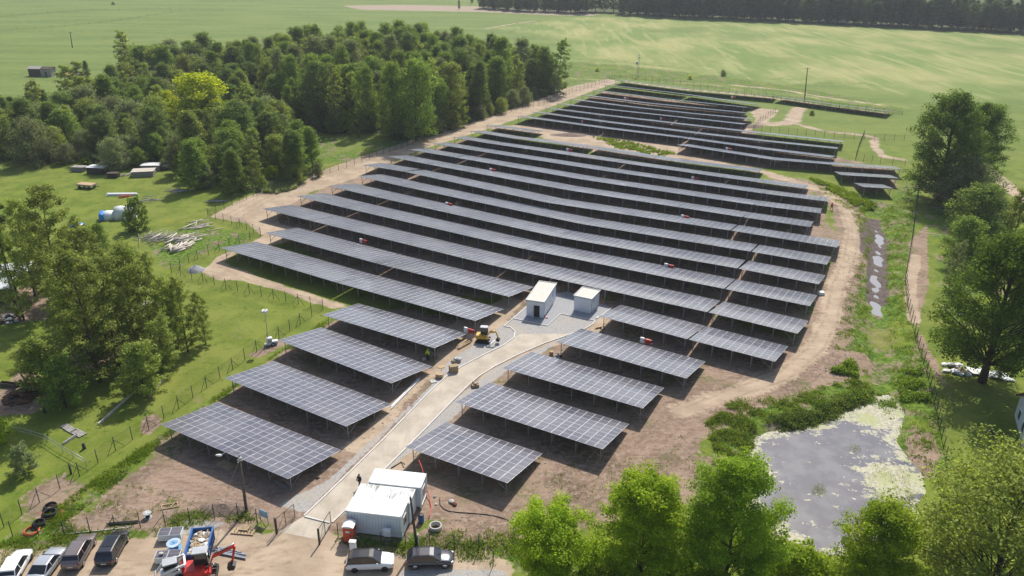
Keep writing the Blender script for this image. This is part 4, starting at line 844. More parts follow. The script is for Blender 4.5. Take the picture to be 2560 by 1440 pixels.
# ---- ground cover nobody could count
def cover(name, zones, n, h0, h1, mat, seed, blades=7, wid=.14, leafy=False):
    g = np.random.default_rng(seed); P = []
    for zl, share in zones:
        poly = px(zl); lo, hi = poly.min(0), poly.max(0); need = int(n * share); got = []
        while sum(len(x) for x in got) < need:
            q = g.uniform(lo, hi, (need * 3, 2)); q = q[sdf(q, poly) > 0]; dens = np.sin(q[:, 0] * 1.1 + 2 * np.sin(q[:, 1] * .7)) + np.cos(q[:, 1] * 1.3 + np.sin(q[:, 0] * .9)); got.append(q[dens > g.uniform(-1.6, 1.2, len(q))])
        P.append(np.concatenate(got)[:need])
    P = np.concatenate(P); P = P[(ldist(P, DITCH) > 1.5) | (P[:, 1] < 95)]; m = len(P); k = np.repeat(np.arange(m), blades); P_ = P; B = P[k]; hh = g.uniform(h0, h1, m)[k] * g.uniform(.6, 1.1, len(k))
    a = g.uniform(0, 6.28, len(k)); o = np.stack([np.cos(a), np.sin(a)], 1); r = g.uniform(.02, .28, len(k))[:, None]
    dp = np.full(m, -99.0); s = (abs(P[:, 0] - 40) < 30) & (abs(P[:, 1] - 78) < 30); dp[s] = sdf(P[s], POND); dd = ldist(P, DITCH)
    z0 = -1.0 * np.exp(-(dd / 2.2) ** 2) - .35 * np.exp(-(dd / 5) ** 2); z0 = np.where(dp > -2.2, np.minimum(z0, -1.1 * np.clip((dp + 2.2) / 2.7, 0, 1)), z0)[k] - .04
    base = np.column_stack([B + o * r, z0])
    if leafy:
        nrm = np.column_stack([g.normal(0, .6, (len(k), 2)), np.abs(g.normal(.7, .4, len(k)))]); nrm /= np.linalg.norm(nrm, axis=1)[:, None]; c = base + np.column_stack([o * r, hh * g.uniform(.2, 1, len(k))])
        u = np.cross(nrm, g.normal(0, 1, (len(k), 3))); u /= np.linalg.norm(u, axis=1)[:, None]; w = np.cross(nrm, u); s_ = wid * g.uniform(.6, 1.3, len(k))[:, None]
        V = np.stack([c - u * s_, c + w * s_ * .7, c + u * s_, c - w * s_ * .7], 1)
    else:
        side = np.column_stack([-o[:, 1], o[:, 0], np.zeros(len(k))]) * wid * .5; tip = base + np.column_stack([o * (hh * g.uniform(.15, .6, len(k)))[:, None], hh]); V = np.stack([base - side, base + side, tip + side * .25, tip - side * .25], 1)
    o_ = link(bpy.data.objects.new(name, np_mesh(name, V.reshape(-1, 3), np.arange(len(k) * 4).reshape(-1, 4), LM[mat]))); return tag(o_, kind='stuff')
ZD1 = [(2030, 450), (2100, 475), (2200, 530), (2280, 480), (2285, 560), (2262, 700), (2275, 800), (2320, 900), (2350, 1060), (2368, 1170), (2310, 1180), (2245, 1090), (2225, 985), (2130, 1010), (2060, 1040), (1960, 1060), (1880, 1060), (1800, 1010), (1960, 988), (2120, 945), (2190, 890), (2080, 870), (2125, 720), (2165, 620), (2130, 530), (2060, 485)]
ZD2 = [(840, 1345), (900, 1380), (1010, 1395), (1120, 1395), (1260, 1415), (1400, 1420), (1500, 1440), (1500, 1340), (1300, 1330), (1180, 1325), (1080, 1335), (1010, 1360)]
ZD3 = [(0, 1360), (150, 1300), (260, 1330), (420, 1290), (600, 1265), (640, 1300), (430, 1325), (220, 1345), (150, 1385), (0, 1420)]
ZD4 = [(400, 1090), (560, 980), (700, 880), (800, 810), (825, 795), (790, 850), (690, 885), (560, 990), (470, 1050), (380, 1130), (250, 1245), (120, 1330), (100, 1300), (250, 1190)]
ZD5 = [(1800, 1010), (1880, 1040), (1960, 1050), (2060, 1035), (2130, 1005), (2190, 985), (2180, 940), (2120, 950), (1960, 1000), (1860, 1000)]
ZD7 = [(1905, 1062), (1935, 1040), (2000, 1030), (2070, 1012), (2130, 985), (2180, 960), (2220, 975), (2185, 993), (2130, 1022), (2070, 1050), (2000, 1066), (1930, 1076)]
ZD6 = [(1790, 1130), (1765, 1060), (1830, 1010), (1900, 1080), (1885, 1170)]
cover('tall_weeds', [(ZD1, .56), (ZD2, .20), (ZD3, .09), (ZD4, .15)], 1500, .12, .42, 'weed', 31, 12, .11, True)
cover('rough_grass', [(ZD1, .54), (ZD2, .15), (ZD3, .09), (ZD4, .18), (ZD6, .04)], 8500, .12, .42, 'weed', 32, 8, .06)
cover('brambles', [(ZD7, 1.0)], 420, .25, .9, 'bramble', 33, 40, .10, True)
cover('bank_weeds', [(ZD6, .6), (ZD5, .4)], 620, .2, .6, 'weed', 38, 36, .09, True)
cover('bank_scrub', [([(2120, 1000), (2180, 960), (2240, 980), (2230, 1040), (2180, 1000)], .4), ([(2250, 930), (2300, 920), (2320, 1000), (2260, 1000)], .3), ([(2080, 930), (2130, 900), (2150, 940)], .3)], 500, .3, 1.0, 'weed', 37, 40, .12, True)
ZD8 = [(1300, 1150), (1420, 1110), (1560, 1150), (1700, 1090), (1780, 1130), (1860, 1180), (1600, 1240), (1400, 1290), (1330, 1240)]
ZD9 = [(200, 1290), (330, 1200), (430, 1230), (560, 1270), (620, 1300), (420, 1320), (250, 1325)]
cover('soil_weeds', [(ZD8, .6), (ZD9, .4)], 900, .06, .25, 'weed', 39, 9, .06)
M['pebble'] = plain('pebble', (.38, .32, .26), .9, var=.4)
def pebbles():
    g = np.random.default_rng(44); P = []
    for zl, n in ((ZD8, 260), (ZD9, 160), ([(420, 1260), (560, 1170), (760, 1240), (640, 1290)], 120), ([(1060, 1300), (1180, 1270), (1300, 1310), (1180, 1330)], 120), ([(1700, 1090), (1980, 960), (2080, 860), (2140, 900), (1960, 985), (1800, 1030)], 200), ([(2090, 700), (2130, 560), (2150, 600), (2110, 760)], 120), ([(900, 1140), (1010, 1010), (1120, 920), (1060, 930), (960, 1020), (860, 1120)], 120), ([(560, 560), (760, 460), (900, 410), (700, 520)], 160)):
        q_ = px(zl); lo, hi = q_.min(0), q_.max(0); q = g.uniform(lo, hi, (n * 4, 2)); P.append(q[sdf(q, q_) > 0][:n * 2 // 5])
    mb = MB()
    for k, p in enumerate(np.concatenate(P)): mb.ico((p[0], p[1], .02), float(g.uniform(.04, .11)), sq=(1.2, 1, .6), jit=.25, seed=k, sub=1)
    tag(mb.build('loose_stones', M['pebble']), kind='stuff')
pebbles()
cover('marsh_grass', [([(2165, 1210), (2200, 1150), (2270, 1170), (2285, 1240), (2220, 1260)], .7), ([(2035, 1210), (2055, 1200), (2065, 1225), (2040, 1228)], .2), ([(2120, 1110), (2150, 1105), (2145, 1125)], .1)], 420, .5, 1.0, 'birch', 34, 10, .05)
cover('bank_reeds', [([(640, 480), (660, 455), (705, 440), (745, 455), (745, 470), (700, 485)], 1)], 700, .7, 1.5, 'grey', 35, 10, .10)
cover('meadow_grass', [([(1480, 342), (1560, 352), (1690, 385), (1660, 392), (1540, 370)], .4), ([(2020, 445), (2100, 470), (2190, 510), (2170, 530), (2080, 480)], .6)], 1500, .3, .8, 'weed', 36, 9, .2)
# haze between the camera and the far fields
hz = bpy.data.materials.new('haze'); hz.use_nodes = True; hn = hz.node_tree.nodes; hn.remove(hn['Principled BSDF']); pv = hn.new('ShaderNodeVolumePrincipled')
pv.inputs['Color'].default_value = (.86, .92, 1, 1); pv.inputs['Density'].default_value = .00015; pv.inputs['Anisotropy'].default_value = .2; hz.node_tree.links.new(pv.outputs[0], hn['Material Output'].inputs['Volume'])
ho = MB().box((150, 900, 33), (3900, 4200, 70)).build('haze', hz); tag(ho, kind='stuff')

# ------------------------------------------------------------------ fences, gate, poles
t = NT('wire_mesh'); tr_ = t.N('ShaderNodeBsdfTransparent'); mx_ = t.N('ShaderNodeMixShader'); mx_.inputs[0].default_value = .13
t.b.inputs['Base Color'].default_value = (.02, .06, .04, 1); t.L(tr_.outputs[0], mx_.inputs[1]); t.L(t.b.outputs[0], mx_.inputs[2]); t.L(mx_.outputs[0], t.out.inputs[0]); M['wire'] = t.m
POSTM = MB().tube([(0, 0, -.3), (0, 0, 1.95)], .045, 6).mesh('post', M['darkgreen'])
STRUT = MB().tube([(0, 0, 1.5), (1.2, 0, 0)], .03, 5).mesh('strut', M['darkgreen'])
def fence(label, l, step=2.6, h=1.85, group='wire fences round the site', far=False, corners=True):
    P = [G(*p) for p in l]; o = P[0]; t = empty('wire_fence', o, 0, label, 'fence', group); mesh = MB(); posts = MB(); d0 = None
    for i, (a, b) in enumerate(zip(P, P[1:])):
        L = (b - a).length; n = max(1, round(L / step)); A, B = a - o, b - o
        mesh.add([A + Vector((0, 0, .08)), B + Vector((0, 0, .08)), B + Vector((0, 0, h)), A + Vector((0, 0, h))], [(0, 1, 2, 3)])
        for w in (.1, h): mesh.bar(A + Vector((0, 0, w)), B + Vector((0, 0, w)), .012, .012)
        for j in range(n + (1 if i == len(P) - 2 else 0)):
            q = A.lerp(B, j / n)
            if far: posts.tube([q + Vector((0, 0, -.3)), q + Vector((0, 0, 1.95))], .05, 4)
            else:
                ob = bpy.data.objects.new('post', POSTM); ob.location = q; link(ob, t)
        if corners and not far and i > 0:
            for dv in ((P[i - 1] - a), (b - a)):
                ob = bpy.data.objects.new('strut', STRUT); ob.location = A; ob.rotation_euler = (0, 0, math.atan2(dv.y, dv.x)); link(ob, t)
    if far: tag(posts.build('posts', M['darkgreen'], t), kind='stuff')
    mesh.build('wire_mesh', M['wire'], t); return t
fence('green wire fence along the parked cars up to the gate', [(32, 1341), (162, 1340), (289, 1323), (414, 1316), (537, 1298), (596, 1294), (644, 1310), (690, 1330)])
fence('green wire fence behind the portable toilet and white cabinet', [(846, 1346), (892, 1369), (1014, 1367), (1136, 1375), (1197, 1377), (1233, 1414)])
fence('green wire fence between the garden and the big front panels', [(10, 1318), (99, 1256), (199, 1191), (289, 1126), (372, 1074), (447, 1022), (517, 969), (582, 924), (642, 879), (698, 845), (751, 810), (808, 774)])
fence('green wire fence beside the sandy track below the lawn trees', [(808, 774), (746, 761), (684, 748), (624, 734), (565, 722), (508, 704), (452, 690), (429, 683)])
fence('green wire fence from the log pile corner to the sandy turn', [(429, 683), (494, 647), (549, 628), (599, 609), (652, 592)])
fence('green wire fence crossing from the sandy turn to the reed mound', [(652, 590), (600, 567), (520, 542), (600, 505), (650, 485), (760, 452)], far=False)
fence('long green wire fence between the wood and the sandy track', [(760, 452), (867, 420), (959, 386), (1060, 350), (1160, 308), (1250, 285), (1360, 262), (1430, 232), (1498, 212), (1535, 197)], 3.0, far=True)
fence('far green wire fence behind the last row of panels', [(1535, 197), (1580, 199), (1700, 213), (1860, 236), (2010, 258), (2120, 272), (2255, 290)], 3.0, far=True)
fence('dark wire fence along the ditch from the huge trees to the willow', [(2300, 430), (2290, 520), (2278, 610), (2262, 700), (2268, 760), (2290, 850), (2316, 930), (2340, 1030), (2362, 1150), (2368, 1200)], 2.4)
fence('wire fence round the meadow, panel side', [(1938, 282), (1900, 306), (1882, 326), (1970, 334), (2060, 342), (2160, 350), (2260, 352)], 3.0, far=True)
fence('short wire fence crossing the meadow beside the last stub rows', [(2160, 338), (2146, 372), (2138, 400), (2200, 408), (2262, 414)], 2.5, far=True)
fence('thin post fence on the far pasture, upper line', [(0, 43), (120, 34), (230, 27), (400, 24), (560, 28)], 9, 1.0, far=True)
fence('thin post fence on the far pasture, lower line', [(0, 78), (130, 70), (280, 55), (430, 32)], 9, 1.0, far=True)
def gate_leaf(post, end, label):
    a, b = G(*post), G(*end); d = b - a; L = d.length; t = empty('gate_leaf', a, math.atan2(d.y, d.x), label, 'gate', 'open gate leaves at the road')
    MB().box((0, 0, .95), (.16, .16, 2.1)).build('gate_post', M['black'], t); f = MB()
    for z in (.15, 1.85): f.bar((.12, 0, z), (L, 0, z), .05, .05)
    for x in (.14, L * .5, L): f.bar((x, 0, .15), (x, 0, 1.85), .05, .05)
    f.bar((.14, 0, .2), (L * .5, 0, 1.8), .03, .03); f.build('leaf_frame', M['darkwood'], t)
    MB().add([(.14, 0, .15), (L, 0, .15), (L, 0, 1.85), (.14, 0, 1.85)], [(0, 1, 2, 3)]).build('wire_mesh', M['wire'], t)
gate_leaf((692, 1335), (738, 1296), 'open gate leaf on the side of the blue notice board'); gate_leaf((799, 1361), (828, 1314), 'open gate leaf beside the red portable toilet')
def lamp():
    b = G(616, 1277); h = 7.0; t = empty('street_lamp', b, 0, 'weathered wooden street lamp pole with curved arm and stay wire', 'street lamp'); top = G(598, 1141, h) - b
    MB().tube([(0, 0, -.3), top * .5, top], [.17, .14, .10], 10).build('pole', M['oldpole'], t)
    arm = [top, top + Vector((-.1, 0, .5)), top + Vector((-.45, -.1, .85)), top + Vector((-1.0, -.2, .75)), top + Vector((-1.7, -.35, .45))]
    MB().tube(arm, .04, 6).build('arm', M['grey'], t)
    hd = MB(); c = arm[-1] + Vector((-.2, -.04, -.05)); hd.ico(c, .34, sq=(1.1, .45, .38), sub=2); hd.build('lamp_head', M['white'], t)
    MB().box(top + Vector((.12, -.1, -.25)), (.3, .25, .4)).tube([top + Vector((-.25, 0, -.55)), top + Vector((.3, 0, -.55))], .03, 5).ico(top + Vector((-.2, 0, -.45)), .09).ico(top + Vector((-.2, 0, -.75)), .09).build('bracket', M['grey'], t)
    MB().tube([top + Vector((0, 0, -.4)), G(572, 1216) - b], .02, 4).build('stay_wire', M['steel'], t)
M['oldpole'] = plain('old_pole_wood', (.16, .13, .11), .9, var=.4, scale=5)
lamp()
def pole(name, ub, vb, ut, vt, r, label, cat='pole', cross=True, mat='darkwood'):
    b = G(ub, vb); h = hgt(ub, vb, vt); t = empty(name, b, 0, label, cat); top = G(ut, vt, h) - b
    MB().tube([(0, 0, -.3), top], [r, r * .65], 8).build('shaft', M[mat], t)
    if cross:
        c = MB().bar(top + Vector((-.9, 0, -.4)), top + Vector((.9, 0, -.4)), .12, .12)
        for x in (-.8, 0, .8): c.tube([top + Vector((x, 0, -.35)), top + Vector((x, 0, -.05))], .06, 5)
        c.build('crossarm', M[mat], t)
    else: MB().box((.16, -.02, .7), (.12, .35, 1.6)).build('pole_foot', M['concrete'], t)
    return t
pole('utility_pole', 1042, 1364, 1026, 1243, .15, 'short dark wooden pole standing before the white cabins', cross=False)
pole('utility_pole', 2012, 242, 2019, 169, .22, 'brown wooden pole on the grass strip behind the panels')
pole('utility_pole', 181, 119, 175, 80, .25, 'lone wooden pole on the far pasture')
def mast():
    b = G(1594, 192); t = empty('equipment_mast', b, 0, 'slim grey mast with equipment boxes behind the wood end', 'mast'); h = hgt(1594, 192, 136)
    m = MB()
    for x in (-.35, .35): m.bar((x, 0, -.2), (x * .7, 0, h), .12, .12)
    for j in range(10): m.bar((-.33, 0, h * j / 10), (.33, 0, h * (j + 1) / 10), .07, .07)
    m.build('lattice', M['steel'], t); MB().box((-.7, -.2, h * .62), (.8, .6, 1.2)).box((.3, -.2, h * .85), (.5, .4, .6)).build('equipment_box', M['grey'], t)
    MB().bar((-1, 0, h), (1, 0, h), .12, .12).bar((.6, 0, h * .93), (1.6, 0, h * .93), .1, .1).build('crossarm', M['steel'], t)
mast()
def light_tower():
    b = G(675, 863); t = empty('light_tower', b, R(20), 'white mobile light tower trailer with four lamps on the lawn edge', 'light tower'); h = 5.6
    bd = MB().box((0, 0, .75), (.8, .7, 1.1), bev=.06).box((.75, .1, .5), (.9, .6, .3)).build('cabinet', M['white'], t)
    MB().box((0, -.36, .8), (.4, .02, .5)).build('panel', M['grey'], bd)
    fr = MB().box((.2, 0, .22), (1.9, .8, .08))
    for x in (-.7, 1.0):
        for s in (-1, 1): fr.bar((x, 0, .2), (x, s * 1.0, .06), .06, .06)
    fr.build('chassis', M['grey'], t)
    for s in (-1, 1):
        w = MB().lathe([(.26, -.08), (.28, -.04), (.28, .04), (.26, .08)], (.45, s * .45, .28), 14, axis='Y').build('wheel', M['rubber'], t); MB().lathe([(.15, -.09), (.15, .09)], (.45, s * .45, .28), 10, axis='Y').build('rim', M['grey'], w)
    MB().tube([(-.15, 0, .9), (-.15, 0, h)], [.06, .035], 8).build('mast', M['steel'], t)
    for k in range(4):
        a = k * 1.57 + .4; c = Vector((-.15 + .32 * math.cos(a), .32 * math.sin(a), h + .05)); MB().box(c, (.30, .42, .34), rz=a, bev=.05).build('lamp', M['white'], t)
light_tower()
def notice():
    a, b = G(651, 1303), G(672, 1312); d = b - a; L = 1.15; t = empty('notice_board', a, math.atan2(d.y, d.x), 'pale blue notice board on the fence beside the gate', 'notice board')
    MB().box((.05, .03, .8), (.05, .05, 1.7)).box((L - .05, .03, .8), (.05, .05, 1.7)).build('post', M['steel'], t); p = MB().box((L / 2, 0, 1.2), (L, .03, .85)).build('panel', M['sign'], t)
    tx = MB()
    for j in range(6): tx.box((L / 2 - .08 * (j % 3), -.018, 1.5 - j * .11), (L * (.8 - .15 * (j % 3)), .006, .035))
    tx.build('print', M['white'], p)
M['sign'] = plain('pale_blue_sign', (.28, .52, .74), .5, var=.06)
notice()

# ------------------------------------------------------------------ cars
def car(label, rear, front, paint_, kind, roofm=None, L=4.5, plate=True, group=None, facing=None):
    a, b = G(*rear), G(*front); d = b - a; c = (a + b) / 2; t = empty('parked_car', c, math.atan2(d.y, d.x), label, 'car', group or 'cars parked by the site')
    W = .91; hl = L / 2
    Hr = {'suv': 1.66, 'estate': 1.50, 'sedan': 1.45, 'van': 1.68, 'hatch': 1.50}[kind]; zb = 1.04 if kind in ('suv', 'van') else .94
    # lower body: stations rear to front -> half width, floor, belt height
    st = [(-hl, .74, .42, zb * .80), (-hl + .06, .86, .30, zb * .93), (-hl + .5, W, .24, zb), (-.6, W, .22, zb), (.6, W, .22, zb), (hl - 1.25, W, .22, zb * .98), (hl - .55, W * .98, .24, zb * .87), (hl - .12, .80, .28, zb * .76), (hl, .62, .38, zb * .62)]
    if kind == 'sedan': st[1] = (-hl + .06, .86, .32, zb * 1.0); st[2] = (-hl + .5, W, .24, zb * 1.03)
    def ring(x, w, f, z): return [(x, y * s, q) for s, pts in ((1, ((0, f), (w * .86, f), (w, f + .22), (w, (f + z) / 2 + .08), (w * .93, z - .06), (w * .78, z))), (-1, ((w * .78, z), (w * .93, z - .06), (w, (f + z) / 2 + .08), (w, f + .22), (w * .86, f)))) for y, q in (pts if s == 1 else pts)]
    def body_ring(x, w, f, z):
        r = [(0, f), (w * .86, f), (w, f + .22), (w, (f + z) / 2 + .08), (w * .94, z - .05), (w * .80, z), (0, z + .03)]
        return [(x, y, q) for y, q in r] + [(x, -y, q) for y, q in r[-2:0:-1]]
    MB().loft([body_ring(*s) for s in st], sm=True).build('body', M[paint_], t)
    # glasshouse
    if kind in ('suv', 'estate', 'van', 'hatch'): g = [(-hl + .10, .0), (-hl + .62, .93), (-hl + 1.3, 1.0), (-.05, 1.0), (.35, .93), (hl - (1.22 if kind != 'van' else 1.0), .0)]
    else: g = [(-hl + .50, .0), (-hl + 1.40, .92), (-hl + 1.9, 1.0), (.0, 1.0), (.35, .93), (hl - 1.30, .0)]
    if kind == 'van': g[4] = (.60, .93)
    gl = MB(); rf = MB(); rings = []
    for x, k in g:
        z = zb - .02 + (Hr - zb) * k; wl = W * .93; wt = W * (.93 - .17 * k); rings.append([(x, wl, zb - .05), (x, wt, z - .03 * k), (x, wt * .86, z), (x, -wt * .86, z), (x, -wt, z - .03 * k), (x, -wl, zb - .05)])
    gl.loft(rings, closed=False, cap=False); gl.build('windows', M['carglass'], t)
    # roof skin and pillars in body colour (or contrast colour)
    up3 = [[(x, y * .99, z + .012) for x, y, z in r[1:5]] for r, (xx, k) in zip(rings, g) if k > .9]
    def band(i, t0, t1):
        q = []
        for tt in (t0, t1):
            row = [Vector(rings[i][j]).lerp(Vector(rings[i + 1][j]), tt) + Vector((0, 0, .014)) for j in range(1, 5)]; q += row
        rf.add(q + [v - Vector((0, 0, .03)) for v in q], [(0, 1, 5, 4), (1, 2, 6, 5), (2, 3, 7, 6), (8, 12, 13, 9), (9, 13, 14, 10), (10, 14, 15, 11), (0, 4, 12, 8), (3, 11, 15, 7), (0, 8, 9, 1), (1, 9, 10, 2), (2, 10, 11, 3), (4, 5, 13, 12), (5, 6, 14, 13), (6, 7, 15, 14)])
    if kind != 'sedan': band(0, 0, .34); band(0, .86, 1.0)
    else: band(0, 0, .12)
    band(len(g) - 2, .86, 1.0)
    lift = .05; rr = []
    for r in up3: rr.append(r + [(x, y, z - lift) for x, y, z in r[::-1]])
    rf.loft(rr); 
    for s in (0, 5):
        for i in range(len(g) - 1):
            if i in (0, len(g) - 2):
                j = 1 if s == 0 else 4; p, q = Vector(rings[i][j]), Vector(rings[i + 1][j]); rf.bar(p, q, .07, .05)
        x0 = (g[1][0] + g[3][0]) / 2; rf.bar((x0, W * .95 * (1 if s == 0 else -1), zb - .04), (x0 - .05, W * .765 * (1 if s == 0 else -1), Hr - .03), .09, .03)
    rf.build('roof', M[roofm or paint_], t)
    for x in (-hl + .85, hl - .88):
        for s in (-1, 1):
            w = MB().lathe([(.25, -.11), (.325, -.09), (.335, 0), (.325, .09), (.25, .11)], (x, s * (W - .09), .335), 16, axis='Y').build('wheel', M['rubber'], t); MB().lathe([(.05, .115 * s), (.22, .125 * s), (.235, .10 * s)], (x, s * (W - .09), .335), 12, axis='Y').build('rim', M['chrome' if paint_ != 'car_white' else 'black'], w)
    for s in (-1, 1):
        MB().box((hl - .22, s * .62, zb * .70), (.30, .36, .13), rz=-s * .5, bev=.03).build('headlight', M['chrome'], t); MB().box((-hl + .12, s * .70, zb * .82), (.16, .30, .16), rz=s * .35, bev=.02).build('tail_light', M['lamp_red'], t)
        MB().box((hl - 1.55, s * (W + .07), zb + .05), (.14, .16, .12), bev=.03).build('mirror', M[paint_], t)
    if plate: MB().box((-hl + .01, 0, .62), (.03, .50, .11)).build('number_plate', M['white'], t)
    if kind in ('suv', 'estate'):
        r_ = MB()
        for s in (-1, 1): r_.tube([(-hl + .7, s * .58, Hr + .02), (-hl + 1.0, s * .60, Hr + .06), (.1, s * .60, Hr + .05), (.3, s * .58, Hr)], .02, 5)
        r_.build('roof_rail', M['black'], t)
    if kind == 'van': MB().box((-.35, 0, Hr + .016), (1.5, 1.0, .012)).build('sunroof', M['carglass'], t)
    return t
car('white SUV with black roof parked before the white cabinet', (868, 1417), (986, 1412), 'car_white', 'suv', 'car_black', 4.6)
car('charcoal estate car parked beside the dark wooden pole', (1019, 1409), (1134, 1405), 'car_dark', 'estate', None, 4.6)
car('white hatchback, first in the row of cars by the grass', (20, 1465), (64, 1388), 'car_white', 'hatch', None, 4.4)
car('silver saloon parked between the white and brown cars', (92, 1461), (147, 1386), 'car_silver', 'sedan', None, 4.7)
car('brownish SUV with roof rails and dark rear window', (180, 1428), (223, 1352), 'car_taupe', 'suv', None, 4.6)
car('charcoal people carrier with glass roof, last in the row', (263, 1420), (306, 1342), 'car_dark', 'van', None, 4.7)

# ------------------------------------------------------------------ machines
def digger(label, pos, rz, col, sc, boom, cabcol='grey'):
    t = empty('mini_excavator', pos, rz, label, 'excavator', None); t.scale = (sc,) * 3
    for s in (-1, 1):
        n = 10; prof = [(.85 + .22 * math.cos(a), .22 + .22 * math.sin(a)) for a in [(-math.pi / 2 + math.pi * k / n) for k in range(n + 1)]] + [(-.85 + .22 * math.cos(a), .22 + .22 * math.sin(a)) for a in [(math.pi / 2 + math.pi * k / n) for k in range(n + 1)]]
        MB().prism(prof, s * .72 - .16, s * .72 + .16).build('track', M['rubber'], t)
    MB().box((0, 0, .38), (1.0, 1.1, .25)).lathe([(.42, .45), (.42, .60)], seg=14).build('undercarriage', M['black'], t)
    MB().box((-.35, 0, .92), (1.5, 1.45, .62), bev=.12).box((.55, -.35, .78), (.6, .7, .3), bev=.05).build('engine_housing', M[col], t)
    for x, y in ((-.35, -.05), (-.35, .68), (.62, -.05), (.62, .68)): MB().bar((x, y, 1.1), (x * .95, y, 2.25), .07, .07).build('cab_post', M['black'], t)
    cab = MB().box((.13, .32, 1.12), (1.05, .8, .10)).build('cab', M['black'], t)
    MB().box((.13, .32, 1.68), (.92, .68, 1.1)).build('cab_glass', M['glass'], cab); MB().box((.10, .32, 2.30), (1.15, .86, .10), bev=.04).build('cab_roof', M[cabcol], cab)
    MB().box((-.15, .35, 1.5), (.18, .4, .6)).build('seat', M['red' if col == 'red' else 'black'], cab)
    def plate(pts, w, name, m):
        mb = MB()
        for (p, q, h0, h1) in pts:
            p, q = Vector(p), Vector(q); mb.loft([[p + Vector((0, sx * w / 2, sz * h0 / 2)) for sx, sz in ((-1, -1), (1, -1), (1, 1), (-1, 1))], [q + Vector((0, sx * w / 2, sz * h1 / 2)) for sx, sz in ((-1, -1), (1, -1), (1, 1), (-1, 1))]])
        return mb.build(name, M[m], t)
    y = -.2; b0, b1, b2, b3 = [Vector((x, y, z)) for x, z in boom]
    plate([(b0, b1, .22, .30), (b1, b2, .30, .20)], .2, 'boom', col)
    ar = MB().tube([b2, b3], [.12, .08], 6).build('arm', M[col], t)
    MB().tube([(b0 + Vector((.1, 0, -.1))), (b0 + b1) / 2 + Vector((.2, 0, -.15))], .05, 6).tube([b1 + Vector((.1, 0, .2)), b2 + Vector((0, 0, .2))], .045, 6).build('ram', M['chrome'], t)
    MB().prism([(b3.x - .05, b3.z + .15), (b3.x + .30, b3.z - .05), (b3.x + .12, b3.z - .42), (b3.x - .28, b3.z - .40), (b3.x - .36, b3.z - .12)], y - .28, y + .28).build('bucket', M['black'], t)
    MB().box((1.15, 0, .25), (.08, 1.5, .36)).bar((.5, -.4, .3), (1.12, -.4, .25), .1, .1).bar((.5, .4, .3), (1.12, .4, .25), .1, .1).build('dozer_blade', M['black' if col == 'red' else 'grey'], t)
    return t
digger('red mini excavator with grey cab beside the blue skip', G(505, 1442), R(12), 'red', 1.25, [(.6, .85), (1.1, 2.05), (2.75, 2.75), (2.35, 1.05)])
digger('yellow mini excavator standing by the road bend', G(1208, 853), R(-8), 'yellow', 1.0, [(.6, .85), (1.0, 1.75), (2.0, 1.85), (2.35, .75)])
def skid():
    t = empty('skid_steer_loader', G(432, 1445), R(205), 'white and red skid steer loader with black cab, front row', 'loader')
    for x in (-.55, .55):
        for s in (-1, 1):
            w = MB().lathe([(.28, -.14), (.40, -.12), (.41, 0), (.40, .12), (.28, .14)], (x, s * .72, .41), 16, axis='Y').build('wheel', M['rubber'], t); MB().lathe([(.22, -.15), (.22, .15)], (x, s * .72, .41), 12, axis='Y').build('rim', M['white'], w)
    MB().box((-.15, 0, .75), (2.2, 1.1, .75), bev=.08).build('chassis', M['white'], t); MB().box((-1.15, 0, 1.0), (.5, 1.25, .95), bev=.08).build('rear_door', M['red'], t)
    for x, y in ((-.6, -.45), (-.6, .45), (.55, -.45), (.55, .45)): MB().bar((x, y, 1.0), (x, y, 2.0), .08, .08).build('cab_post', M['black'], t)
    c = MB().box((0, 0, 1.12), (1.2, 1.0, .08)).build('cab', M['black'], t); MB().box((0, 0, 1.55), (1.1, .86, .9)).build('cab_glass', M['glass'], c); MB().box((0, 0, 2.05), (1.3, 1.05, .10), bev=.03).build('cab_roof', M['grey'], c)
    for s in (-1, 1): MB().bar((-1.25, s * .72, 1.75), (.75, s * .72, 1.35), .12, .24).bar((.75, s * .72, 1.35), (1.45, s * .72, .45), .12, .2).bar((-1.25, s * .72, 1.0), (-1.25, s * .72, 1.85), .12, .26).build('lift_arm', M['white'], t)
    MB().box((-1.3, 0, 1.72), (.2, 1.4, .14)).build('crossbar', M['white'], t)
    MB().prism([(1.35, .1), (2.05, .08), (1.95, .16), (1.5, .25), (1.42, .75), (1.32, .75)], -.85, .85).build('bucket', M['grey'], t)
skid()

